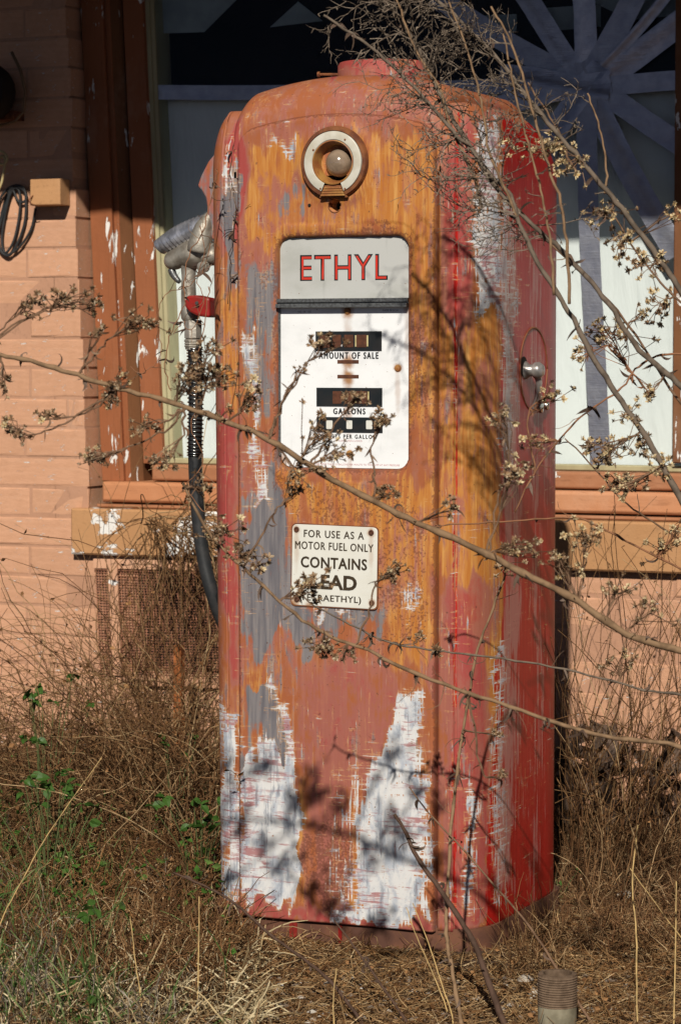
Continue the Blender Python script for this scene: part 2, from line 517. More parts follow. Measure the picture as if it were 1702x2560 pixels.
# ------------------------------------------------------------------ ground
WY = 1.15          # face of the brick wall
def gh(x, y):
    return (.012 * math.sin(3.1 * x + 1.3) * math.cos(2.3 * y) + .006 * math.sin(11 * x + 2) * math.sin(9 * y + 1)
            + .03 * max(0, min(1, (y - .5) / .6)) - .012)
def ground():
    xs = np.concatenate([[-60, -25, -10, -5], np.linspace(-3, 3.4, 170), [5, 10, 25, 60]])
    ys = np.concatenate([[-60, -25, -12, -7, -5], np.linspace(-4, 1.3, 150), [3, 10, 40]])
    X, Y = np.meshgrid(xs, ys)
    Z = (.012 * np.sin(3.1 * X + 1.3) * np.cos(2.3 * Y) + .006 * np.sin(11 * X + 2) * np.sin(9 * Y + 1)
         + .03 * np.clip((Y - .5) / .6, 0, 1) - .012)
    far = (np.abs(X) > 4) | (Y < -4.5) | (Y > 2)
    Z = np.where(far, -.02, Z)
    Z = Z + RNG.normal(0, .0022, Z.shape) * (~far)
    V = np.stack([X.ravel(), Y.ravel(), Z.ravel()], 1)
    nx, ny = len(xs), len(ys)
    i = (np.arange(ny - 1)[:, None] * nx + np.arange(nx - 1)[None]).ravel()
    Q = np.stack([i, i + 1, i + nx + 1, i + nx], 1)
    n = NT('dirt')
    f = n.noise(7, 6, .65); g = n.noise(90, 4, .6)
    c = n.mix(n.smooth(f, .35, .65), (.085, .055, .036), (.135, .092, .064))
    c = n.mix(n.smooth(g, .5, .75, 0, .7), c, (.032, .02, .012))
    c = n.mix(n.attr('low_bounce'), c, n.mix(g, (.035, .033, .031), (.05, .047, .044)))
    n.bump(n.math('ADD', g, f), .9, .006)
    low_bounce = np.clip((-1.9 - V[:, 1]) / .3 + .15 * np.sin(V[:, 0] * 5), 0, 1)  # unseen ground out front darkened to cut bounce into the shade
    o = np_mesh('ground', V, Q, n.out(c, .95, 0, .1), smooth=True, attrs={'low_bounce': low_bounce})
    tag(o, kind='structure')
ground()

# ------------------------------------------------------------------ wall, window and eave
def wallpaint(name, a, b, chips=0.0, vs_=(30, 30, 30), dirt=.35, only_left=None):
    n = NT(name)
    f = n.noise(6, 5, .6); g = n.noise(vs_, 5, .6)
    c = n.mix(n.smooth(f, .35, .65), a, b)
    c = n.mix(n.math('MULTIPLY', n.objrand(), .26), c, tuple(x * .72 for x in a))
    c = n.mix(n.smooth(n.noise((2.2, 2.2, 1.4), 6, .7, off=(3, 3, 3)), .52, .72, 0, .35), c, (.62, .42, .30))
    c = n.mix(n.smooth(n.noise((vs_[0] * 3, vs_[1] * 3, vs_[2] * 1.6), 4, .6), .56, .70, 0, .4), c, tuple(x * .55 for x in a))
    c = n.mix(n.smooth(g, .55, .8, 0, dirt), c, tuple(x * .62 for x in a))
    c = n.mix(n.smooth(n.noise(260, 2), .70, .75, 0, .6), c, tuple(x * .4 for x in a))
    if chips:
        h = n.math('ADD', n.noise((34, 34, 9) if vs_[2] < 25 else (9, 9, 11), 6, .62, .5, off=(4, 4, 4)), n.math('MULTIPLY', n.math('SUBTRACT', n.noise(vs_, 4), .5), .25))
        if only_left is not None:
            sx = n.t.nodes.new('ShaderNodeSeparateXYZ'); n.L(n.tc.outputs['Object'], sx.inputs[0])
            h = n.math('SUBTRACT', h, n.smooth(sx.outputs[0], only_left, only_left + .15, 0, .3))
        c = n.mix(n.smooth(h, chips, chips + .012), c, (.78, .76, .72))
        n.bump(n.math('SUBTRACT', n.math('ADD', n.math('MULTIPLY', g, .7), n.math('MULTIPLY', n.noise(160, 3), .4)), n.smooth(h, chips, chips + .012)), .75, .002)
    else:
        n.bump(n.math('ADD', g, n.math('MULTIPLY', n.noise(160, 3), .5)), .7, .002)
    return n.out(c, .75, 0, .25)
M['brickpaint'] = wallpaint('peach_painted_brick', (.60, .325, .195), (.66, .365, .225), .655)
M['mortar'] = wallpaint('peach_painted_mortar', (.50, .275, .175), (.46, .25, .155), 0)
M['casing'] = wallpaint('orange_brown_paint', (.33, .115, .048), (.29, .10, .04), .605, (70, 70, 6))
M['casing2'] = wallpaint('dark_brown_paint', (.20, .085, .035), (.17, .07, .03), .61, (70, 70, 6))  # darker and browner than the casing boards
M['sill'] = wallpaint('sill_orange_paint', (.36, .15, .07), (.42, .19, .095), .66, (8, 60, 60))
M['board'] = wallpaint('peach_board_paint', (.50, .215, .10), (.56, .26, .13), .68, (6, 60, 60))
M['band'] = wallpaint('tan_painted_stone', (.50, .27, .125), (.45, .235, .105), .53, (20, 60, 40), .35, -.45)
M['cream'] = simple('cream_sash_paint', (.42, .38, .22), (.34, .30, .17), (20, 20, 5), .6)

H0 = hy(100, 546, WY).z
CH = .0669
def lean(z): return -.046 * (z - .85)
EDGE = hy(210, 850, WY).x          # right edge of the pier at mid height
ztopband = hy(350, 1275, 1.125).z
zbotband = hy(350, 1391, 1.125).z
bandx0 = hy(177, 1330, 1.125).x
zsill = hy(450, 1160, 1.24).z
SHADE_Z = H0

wall = thing('brick_wall', (0, WY, 0), 'peach painted brick wall behind the pump, chipped and stained', 'wall')
brick_meshes = []
for k in range(6):
    mb = MB(); rr = random.Random(k)
    b = .06
    # front subdivided 3x1 so that each brick face is a little uneven, unit size
    v = [(0, 1, 0), (1, 1, 0), (1, 1, 1), (0, 1, 1)]
    xs = [0, .33, .66, 1]
    fr = []
    for j, z in enumerate((0, 1)):
        for i, x in enumerate(xs):
            v.append((x, .025, z))
    base = len(v)
    for j, z in enumerate((b, 1 - b)):
        for i, x in enumerate(xs):
            xx = min(max(x, .018), .982)
            v.append((xx + rr.uniform(-.004, .004), rr.uniform(0, .025), z + rr.uniform(-.03, .03)))
    f = [(3, 2, 1, 0), (0, 4, 8, 3), (1, 2, 11, 7), (0, 1, 7, 6, 5, 4), (3, 8, 9, 10, 11, 2)]
    for i in range(3):
        f.append((base + i, base + i + 1, base + 5 + i, base + 4 + i))
        f.append((4 + i, 5 + i, base + i + 1, base + i))
        f.append((8 + i, base + 4 + i, base + 5 + i, 9 + i))
    f.append((4, base, base + 4, 8)); f.append((7, 11, base + 7, base + 3))
    mb.add(v, f)
    me = mb.mesh('brick_mesh')
    import bmesh
    bm = bmesh.new(); bm.from_mesh(me); bmesh.ops.recalc_face_normals(bm, faces=bm.faces); bm.to_mesh(me); bm.free()
    me.materials.append(M['brickpaint'])
    brick_meshes.append(me)
NB = 0
def brick(x0, x1, z0, z1, y0=WY, y1=WY + .085):
    global NB
    o = bpy.data.objects.new('brick', brick_meshes[NB % 6]); NB += 1
    COL.objects.link(o)
    o.parent = wall
    j = random.uniform(-.0015, .0015)
    o.location = (x0, y0 + j - WY, z0)
    o.scale = (x1 - x0, y1 - y0, z1 - z0)
BL, JT = .215, .006
k = 0
z = H0 + CH * 9
while z > -.05:
    z1 = z - JT * .5; z0 = z - CH + JT * .5
    zm = (z0 + z1) / 2
    off = (BL / 2 if k % 2 else 0) + random.uniform(-.01, .01)
    if zm > ztopband + .005:
        xl, xr = EDGE - 1.0, EDGE + lean(zm) + random.uniform(-.003, .003)
    elif zm > zbotband:
        xl, xr = EDGE - 1.0, bandx0 - .004
    else:
        xl, xr = EDGE - 1.0, 1.25
    x = xl - off
    while x < xr:
        a, b = max(x, xl), min(x + BL - JT, xr)
        if xr - b < .04 and b < xr: b = xr
        if b - a > .02:
            # leave the vent opening free
            vx0, vx1 = -.86, -.50
            brick(a, b, z0, z1)
        if b >= xr: break
        x += BL
    z -= CH; k += 1
mb = MB()
mb.box(EDGE - 6, EDGE - .075, WY + .0026, WY + .30, -.1, 2.6)
zz0, zz1 = zbotband, 2.1
mb.add([(EDGE - .076, WY + .0026, zz0), (EDGE + lean(zz0) - .0035, WY + .0026, zz0), (EDGE + lean(zz1) - .0035, WY + .0026, zz1), (EDGE - .076, WY + .0026, zz1)] + [(EDGE - .076, WY + .29, zz0), (EDGE + lean(zz0) - .0035, WY + .29, zz0), (EDGE + lean(zz1) - .0035, WY + .29, zz1), (EDGE - .076, WY + .29, zz1)], [(0, 1, 2, 3), (1, 5, 6, 2)])
mb.box(EDGE - .0755, 6, WY + .0025, WY + .30, -.1, zbotband + .02)
mb.box(2.2, 6.001, WY + .005, WY + .299, zbotband, 2.6)
mb.box(EDGE - .0756, 2.2, WY + .005, WY + .30, 2.1, 2.6)
mb.build('mortar', M['mortar'], wall)

# stone band under the window
sb = MB()
sb.bbox(bandx0, 2.3, 1.125, 1.26, zbotband, ztopband, .004)
o = sb.build('stone_band', M['band'], None)
tag(o, 'long tan painted stone sill course with big white chips, under the window', 'sill')

# window
win = thing('window', (0, 1.24, zsill), 'old shop window with brown wooden frame, white sheet inside and duct tape star', 'window')
def lx(px, y, py=850): return hy(px, py, y).x
ztop = 2.1
def vboard(name, px0, y0, px1, y1, back, m, zb, zt=ztop, dx=0):
    """upright board whose front runs from (px0,y0) to (px1,y1); leans with the old frame"""
    x0, x1 = lx(px0, y0), lx(px1, y1)
    mb = MB(); vv = []; ff = []
    zs = [zb, zt]
    for z in zs:
        l = lean(z)
        vv += [(x0 + l, y0, z), (x1 + l, y1, z), (x1 + l, back, z), (x0 + l, back, z)]
    ff = [(0, 1, 5, 4), (1, 2, 6, 5), (2, 3, 7, 6), (3, 0, 4, 7), (4, 5, 6, 7), (3, 2, 1, 0)]
    mb.add(vv, ff)
    return mb.build(name, m, win, bevel=.0015)
zc = hy(300, 1203, 1.21).z
vboard('casing_board', 246, 1.212, 300, 1.206, 1.34, M['casing'], zc)
vboard('casing_board', 303, 1.218, 318, 1.214, 1.34, M['casing'], zc)
vboard('splayed_board', 319, 1.216, 350, 1.243, 1.34, M['casing2'], zc)
vboard('stop_board', 351, 1.236, 400, 1.240, 1.34, M['casing'], zsill)
vboard('sash_stile', 401, 1.252, 416, 1.256, 1.34, M['cream'], zsill)
vboard('sash_stile', 417, 1.262, 428, 1.266, 1.34, M['cream'], zsill)
xw0 = lx(250, 1.21); xw1 = 2.0
# right end of the frame
rb = MB(); rb.box(xw1, 2.2, 1.20, 1.34, zsill, ztop); rb.build('casing_board', M['casing'], win)
xm = hy(1695, 500, 1.27).x
rm_ = MB(); rm_.bbox(xm, xm + .05, 1.236, 1.30, zsill + .02, ztop, .002); rm_.build('mullion', M['casing2'], win)
zs2 = hy(450, 1207, 1.19).z
zs3 = hy(450, 1262, 1.17).z
mb = MB(); mb.bbox(lx(400, 1.25), 2.2, 1.205, 1.34, zs2 + .003, zsill - .001, .004); mb.build('sill_board', M['sill'], win, bevel=.002)
mb = MB(); mb.bbox(lx(256, 1.18), 2.2, 1.172, 1.34, zs3 + .002, zs2, .006); mb.build('sill_board', M['board'], win, bevel=.002)
mb = MB(); mb.bbox(lx(250, 1.18), 2.2, 1.16, 1.34, ztopband + .001, zs3 - .002, .003); mb.build('sill_board', M['sill'], win)
mb = MB(); mb.bbox(lx(420, 1.25), xw1, 1.255, 1.30, zsill, zsill + .012, .002); mb.build('sash_rail', M['cream'], win)

g = NT('window_glass')
tr = g.t.nodes.new('ShaderNodeBsdfTransparent'); tr.inputs[0].default_value = (.97, .98, .975, 1)
gl = g.t.nodes.new('ShaderNodeBsdfGlossy'); gl.inputs['Roughness'].default_value = .06
fr = g.t.nodes.new('ShaderNodeFresnel'); fr.inputs[0].default_value = 1.18
mx = g.t.nodes.new('ShaderNodeMixShader')
g.L(fr.outputs[0], mx.inputs[0]); g.L(tr.outputs[0], mx.inputs[1]); g.L(gl.outputs[0], mx.inputs[2])
g.L(mx.outputs[0], g.t.nodes['Material Output'].inputs[0])
mb = MB(); mb.box(lx(424, 1.27) - .05, xw1, 1.272, 1.277, zsill + .005, ztop - .01); mb.build('glass_pane', g.m, win)

n = NT('white_sheet')
f = n.noise((3, 3, 2), 4, .5); f2 = n.noise((14, 14, 3), 4, .5, .8)
c = n.mix(n.smooth(f, .3, .7), (.74, .78, .78), (.65, .69, .69))
n.bump(n.math('ADD', f, f2), .5, .02)
M['sheet'] = n.out(c, .7, 0, .2)
M['skyrefl'] = simple('painted_sky_reflection', (.34, .40, .42), (.26, .31, .33), 14, .6, .2)  # pale blue-grey standing in for sky reflected in the glass
def sheet(name, x0, x1, z0, z1, y, amp, m, nx=60, nz=40, topwave=.0):
    u, w = np.meshgrid(np.linspace(0, 1, nx), np.linspace(0, 1, nz))
    X = x0 + (x1 - x0) * u
    Z = z0 + (z1 - z0 + topwave * np.sin(u * 9) * np.cos(u * 4)) * w
    Y = y + amp * (np.sin(X * 9 + Z * 2) * .5 + np.sin(X * 23 - Z * 5) * .3 + np.sin(Z * 17 + X * 3) * .2)
    V = np.stack([X.ravel(), Y.ravel(), Z.ravel()], 1)
    i = (np.arange(nz - 1)[:, None] * nx + np.arange(nx - 1)[None]).ravel()
    o = np_mesh(name, V, np.stack([i, i + 1, i + nx + 1, i + nx], 1), m, win, True)
    md = o.modifiers.new('thick', 'SOLIDIFY'); md.thickness = .001
    return o
zsh = hy(700, 225, 1.33).z
sheet('white_sheet', lx(424, 1.3) - .08, xw1, zsill - .01, zsh, 1.318, .006, M['sheet'])
mb = MB(); mb.box(EDGE - .05, 2.25, 1.60, 1.62, zsill - .05, 2.2)
mb.box(EDGE - .06, EDGE - .05, 1.346, 1.62, zsill - .05, 2.2)
mb.box(EDGE - .06, 2.25, 1.346, 1.62, zsill - .06, zsill - .05)
mb.build('dark_interior', M['dark'], win)
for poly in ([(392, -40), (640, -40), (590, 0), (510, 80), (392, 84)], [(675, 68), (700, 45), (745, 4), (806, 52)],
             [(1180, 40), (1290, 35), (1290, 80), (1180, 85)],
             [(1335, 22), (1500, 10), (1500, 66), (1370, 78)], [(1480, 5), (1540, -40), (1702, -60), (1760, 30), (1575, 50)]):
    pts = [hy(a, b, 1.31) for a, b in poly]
    mb = MB(); mb.prism([(p.x, p.z) for p in pts][::-1], 1.31, 1.312); mb.build('sky_reflection', M['skyrefl'], win)  # flat pale shapes placed as reflections of the sky

# duct tape star
n = NT('silver_duct_tape')
f = n.noise((40, 40, 40), 4, .6); f2 = n.noise((25, 25, 500), 2, .5)
c = n.mix(n.smooth(f, .3, .7), (.36, .38, .46), (.50, .52, .58))
n.bump(n.math('ADD', f, n.math('MULTIPLY', f2, .4)), .6, .002)
M['tape'] = n.out(n.mix(n.math('MULTIPLY', n.objrand(), .5), c, (.20, .21, .25)), .40, .7, .5)
CX, CZ = hy(1470, 215, 1.268).x, hy(1470, 215, 1.268).z
TAPES = [((385, 228), 24), ((1270, -60), 34), ((1080, -10), 34), ((1447, -60), 36), ((1600, -60), 38), ((1790, 0), 40), ((1800, 205), 30), ((1700, -60), 18),
         ((1780, 400), 34), ((1690, 640), 38), ((1497, 1185), 33), ((1330, 430), 38), ((1200, 280), 34), ((1250, 190), 30)]
for i, ((tx, ty), w) in enumerate(TAPES):
    e = hy(tx, ty, 1.268)
    a = Vector((CX, 0, CZ)); b = Vector((e.x, 0, e.z)); d = (b - a)
    Lh = d.length; d.normalize(); sd = Vector((-d.z, 0, d.x))
    a = a - d * .05
    wm = w * .80 / F * 5.75
    nn = max(6, int((Lh + .05) / .02))
    V = []; Q = []
    rr = random.Random(i)
    ph = rr.uniform(0, 6)
    for q in range(nn + 1):
        t = q / nn
        p = a + d * (Lh + .05) * t + sd * (.006 * math.sin(t * 4 + ph))
        for s_ in (-1, .18, .3, 1):
            off = .0006 * abs(math.sin(t * 19 + s_ * 2 + ph)) + (.0016 if (i % 2 and s_ == .3) else .0)
            V.append((p.x + sd.x * wm * s_ * (1 + .03 * rr.uniform(-1, 1)), 1.2695 - i * .0006 - off, p.z + sd.z * wm * s_))
    for q in range(nn):
        for s_ in range(3):
            Q.append((q * 4 + s_, q * 4 + s_ + 1, q * 4 + s_ + 5, q * 4 + s_ + 4))
    o = np_mesh('tape_strip', V, Q, M['tape'], win, True)
    

# eave and roof overhang (above the picture) that shades the top of the wall
k_drop = math.tan(SUN_EL) / math.cos(SUN_AZ)
ey = .20
ez = (hy(100, 467, WY).z) + (WY - ey) * k_drop
mb = MB()
mb.box(-4.5, 4.5, ey, 1.5, ez + .0, ez + .05)
mb.box(-4.5, 4.5, ey - .02, ey, ez, ez + .22)
eave = thing('roof_eave', (0, 1.2, ez), 'dark overhanging roof eave above the window, out of the sun', 'eave')
mb.build('soffit', simple('low_bounce_soffit', (.035, .022, .014), None, 12, .8), eave)  # unseen underside coloured near black to hold down bounced light
mb = MB(); mb.add([(-4.5, ey - .03, ez + .2), (4.5, ey - .03, ez + .2), (4.5, 4, ez + 1.6), (-4.5, 4, ez + 1.6), (-4.5, 4, ez + .0501), (4.5, 4, ez + .0501), (4.5, ey, ez + .0501), (-4.5, ey, ez + .0501)],
                 [(0, 1, 2, 3), (3, 2, 5, 4), (0, 3, 4, 7), (1, 6, 5, 2)])
mb.build('roof', simple('grey_shingle', (.09, .08, .075), (.06, .055, .05), 20, .9), eave)

# vent in the wall below the band
vent = thing('wall_vent', (-.7, WY, .3), 'torn wire mesh vent cover with painted strips, low on the brick wall', 'vent')
VY = 1.135
def P2(px, py, y=VY):
    p = hy(px, py, y); return (p.x, p.z)
def strip(name, quad, m, y0=VY, y1=VY + .010, par=None):
    mb = MB(); mb.prism([P2(a, b, y0) for a, b in quad][::-1], y0, y1); return mb.build(name, m, par or vent, bevel=.001)
strip('top_rail', [(233, 1397), (560, 1404), (560, 1428), (233, 1421)], M['brickpaint'])
strip('slat', [(268, 1399), (292, 1401), (304, 1690), (283, 1690)], M['brickpaint'], VY - .006, VY)
strip('bottom_rail', [(290, 1690), (560, 1700), (560, 1722), (290, 1712)], M['brickpaint'])
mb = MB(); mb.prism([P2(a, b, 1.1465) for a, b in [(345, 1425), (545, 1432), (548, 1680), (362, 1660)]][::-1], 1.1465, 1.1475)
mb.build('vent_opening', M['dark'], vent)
mb = MB()
for i in range(47):
    x = 238 + i * 6.9
    if 268 < x < 290: continue
    a = P2(x, 1418); b = P2(x + 12 + 10 * i / 47, 1690 + random.uniform(-22, 4))
    mb.tube([(a[0], VY + .004, a[1]), ((a[0] + b[0]) / 2 + random.uniform(-.001, .001), VY + .003, (a[1] + b[1]) / 2), (b[0], VY + .005, b[1])], .0010, 4)
for j in range(40):
    y = 1424 + j * 6.8
    a = P2(236 + j * .3, y); b = P2(556, y + 8)
    mb.tube([(a[0], VY + .0025, a[1]), ((a[0] + b[0]) / 2, VY + .0025 + random.uniform(-.001, .001), (a[1] + b[1]) / 2 - .0015), (b[0], VY + .0025, b[1])], .0010, 4)
tag(mb.build('wire_mesh', simple('rusty_peach_wire', (.42, .19, .11), (.28, .12, .07), 60, .8, 0), vent), kind='stuff')

# rusty stake in the weeds
mb = MB(); a = hy(448, 1612, .98); b = hy(440, 1960, .95)
mb.tube([a, a.lerp(b, .5) + Vector((.004, 0, 0)), Vector((b.x, b.y, .0))], [.012, .013, .013], 4)
tag(mb.build('rusty_stake', simple('bright_rust', (.36, .12, .035), (.22, .07, .02), 50, .85, .4), None), 'orange rusty metal stake leaning among the weeds below the vent', 'stake')

# box, dark loops standing in for a coil shadow, lamp and cable at the left edge
BY = 1.105
a = hy(75, 448, BY); b = hy(151, 512, BY)
mb = MB(); mb.bbox(a.x, b.x, BY, WY, b.z, a.z, .002)
eb = thing('electrical_box', (a.x, BY, b.z), 'small tan painted electrical box on the brick pier', 'box')
mb.build('cover', M['band'], eb, bevel=.002)
a2 = hy(82, 500, BY - .003)
mb = MB(); mb.tube([a2 + Vector((0, .004, .01)), a2 + Vector((-.006, -.006, .0)), a2 + Vector((.0, -.008, -.008)), a2 + Vector((.006, 0, -.012))], .0015, 5)
mb.build('hook', M['rust'], eb, True)
def wire(name, pts, y, r, m, label, cat):
    P_ = [hy(p[0], p[1], y + (p[2] if len(p) > 2 else 0)) for p in pts]
    Q_ = []
    for i in range(len(P_) - 1):
        p0 = P_[max(i - 1, 0)]; p1 = P_[i]; p2 = P_[i + 1]; p3 = P_[min(i + 2, len(P_) - 1)]
        for t in (0, .2, .4, .6, .8):
            Q_.append(.5 * ((2 * p1) + (p2 - p0) * t + (2 * p0 - 5 * p1 + 4 * p2 - p3) * t * t + (-p0 + 3 * p1 - 3 * p2 + p3) * t ** 3))
    Q_.append(P_[-1])
    mb = MB(); mb.tube(Q_, r, 6)
    o = mb.build(name, m, None, True)
    return tag(o, label, cat)
wire('coil_shadow_loops', [(90, 520), (78, 575), (45, 622), (12, 636), (-4, 600), (4, 540), (22, 480), (48, 476), (50, 530), (36, 600), (14, 632), (6, 590), (22, 500), (40, 470), (62, 478), (66, 500), (48, 505), (36, 480), (30, 470), (20, 500), (2, 560), (-8, 610), (20, 640), (44, 610), (62, 560), (66, 510), (60, 470), (30, 466), (0, 500), (-14, 570)],
     1.14, .0030, M['rubber'], 'dark wire loops on the brick pier, standing in for a coil shadow', 'wire')
wire('pale_cable', [(-25, 380), (2, 378), (16, 388), (18, 402), (6, 412), (-4, 402), (8, 390), (14, 404), (10, 430), (4, 460), (-10, 490)],
     1.10, .0032, simple('cream_cable', (.50, .40, .20), (.42, .30, .13), 40, .5), 'cream cable knotted at the left edge, beside the dark wall lamp', 'cable')
wl_ = thing('wall_lamp', tuple(hy(10, 240, WY)), 'dark round wall lamp with a looped cable in the shade of the eave', 'lamp')
c0 = hy(8, 238, WY)
mb = MB(); mb.lathe(c0, (0, -1, 0), [(.03, 0), (.03, .04), (.062, .05), (.075, .10), (.070, .12), (0.001, .118)], 24); mb.build('lamp_housing', M['dark'], wl_, True, 35)
mb = MB(); mb.tube([hy(q, r, 1.09) for q, r in [(30, 130), (52, 175), (65, 230), (60, 280), (38, 304), (10, 312), (-20, 316)]], .0035, 6); mb.build('cable', simple('brown_cable', (.20, .12, .06), None, 40, .6), wl_, True)
mb = MB(); a = hy(-30, 260, 1.12); b = hy(45, 300, 1.12); mb.box(a.x, b.x, 1.10, WY, b.z, b.z + .02); mb.build('bracket', M['rust'], wl_)

# ------------------------------------------------------------------ the pump
pump = thing('fuel_pump', (0, 0, 0), 'weathered red, orange and white old fuel pump with grey ETHYL glass standing in weeds', 'fuel pump')
WS, HW, HD = .176, .251, .21
ZB = .035

def painted(name, V, Q, parent=pump, smooth=True):
    return np_mesh(name, V, Q, M['paint'], parent, smooth, attrs=masks(V))

# side shells
def shell(side):
    zs = list(np.linspace(ZB, 1.245, 150)); th = [0] * len(zs)
    for t in np.linspace(0, 90, 22)[1:]:
        zs.append(1.245 + .102 * math.sin(math.radians(t))); th.append(math.radians(t))
    rows = []
    for z, t in zip(zs, th):
        fl = .028
        w = WS + fl + (HW - WS - fl) * math.cos(t)
        yf = HD - .045 * (1 - math.cos(t))
        bx = WS + fl
        ay = .105 * (.30 + .70 * math.cos(t))
        yb = HD - .16 * (1 - math.cos(t)) - .03 * math.sin(t)
        p = []
        p.append((WS - .006, -yf + .012)); p.append((WS - .0002, -yf + .010))
        for x in np.linspace(WS, WS + fl - .004, 7): p.append((x, -yf - .0045))
        p.append((WS + fl - .0025, -yf - .0032)); p.append((WS + fl - .0012, -yf + .0028)); p.append((WS + fl + .0006, -yf + .0030)); p.append((WS + fl + .002, -yf - .0006))
        for a in np.linspace(4, 90, 26):
            a = math.radians(a); p.append((bx + (w - bx) * math.sin(a), -yf + ay * (1 - math.cos(a))))
        for y in np.linspace(-yf + ay, yb - ay - .01, 34)[1:]: p.append((w, y))
        for a in np.linspace(0, 90, 14)[1:]:
            a = math.radians(a); p.append((bx + (w - bx) * math.cos(a), yb - (ay + .01) + (ay + .01) * math.sin(a)))
        p.append((WS - .004, yb))
        rows.append([((x if side > 0 else -x + (.003 + .013 * (1 - z / 1.3)) * min(1, (x - WS) / .05 + .3)), y, z) for x, y in p])
    ny, nx = len(rows), len(rows[0])
    V = np.array(rows).reshape(-1, 3)
    i = (np.arange(ny - 1)[:, None] * nx + np.arange(nx - 1)[None]).ravel()
    Q = np.stack([i, i + 1, i + nx + 1, i + nx], 1)
    if side < 0: Q = Q[:, ::-1]
    o = painted('side_shell', V, Q)
    for an, vv_ in (('mD', .46), ('mW', .1)):
        a = o.data.attributes[an]; b_ = np.empty(len(V), dtype=np.float32); a.data.foreach_get('value', b_)
        ax_ = np.abs(V[:, 0]); sel = (ax_ > WS + fl - .0045) & (ax_ < WS + fl + .0012) & (V[:, 1] < -.19)
        if side > 0: b_[sel] = vv_
        a.data.foreach_set('value', b_)
    md = o.modifiers.new('thick', 'SOLIDIFY'); md.thickness = .0015; md.offset = -1
    return o
right_shell = shell(1); right_shell['label'] = 'deep red side of the pump with white streaks'
left_shell = shell(-1)

# hood over the top
def hood():
    xs = np.concatenate([[-WS - .003, -WS - .003], np.linspace(-WS, WS, 70), [WS + .003, WS + .003]])
    drop = np.zeros(len(xs)); drop[0] = drop[-1] = .045; drop[1] = drop[-2] = .006
    rows = []
    for x, dr in zip(xs, drop):
        xn = min(abs(x) / WS, 1)
        zt = 1.400 - .026 * xn ** 2 - .010 * max(0, (xn - .9) / .1) ** 2 - dr
        R, yf = .07 - dr * .3, .2145
        p = [(-yf, z) for z in np.linspace(1.235, zt - R, 10)]
        for a in np.linspace(0, 90, 22)[1:]:
            a = math.radians(a); p.append((-yf + R * 1.1 * (1 - math.cos(a)), zt - R + R * math.sin(a)))
        for y in np.linspace(-yf + R * 1.1, yf - R * 1.1, 22)[1:]: p.append((y, zt))
        for a in np.linspace(90, 0, 12)[1:]:
            a = math.radians(a); p.append((yf - R * 1.1 * (1 - math.cos(a)), zt - R + R * math.sin(a)))
        p.append((yf, 1.235))
        rows.append([(x, y, z) for y, z in p])
    ny, nx = len(rows), len(rows[0])
    V = np.array(rows).reshape(-1, 3)
    i = (np.arange(ny - 1)[:, None] * nx + np.arange(nx - 1)[None]).ravel()
    Q = np.stack([i, i + nx, i + nx + 1, i + 1], 1)
    painted('hood', V, Q)
hood()

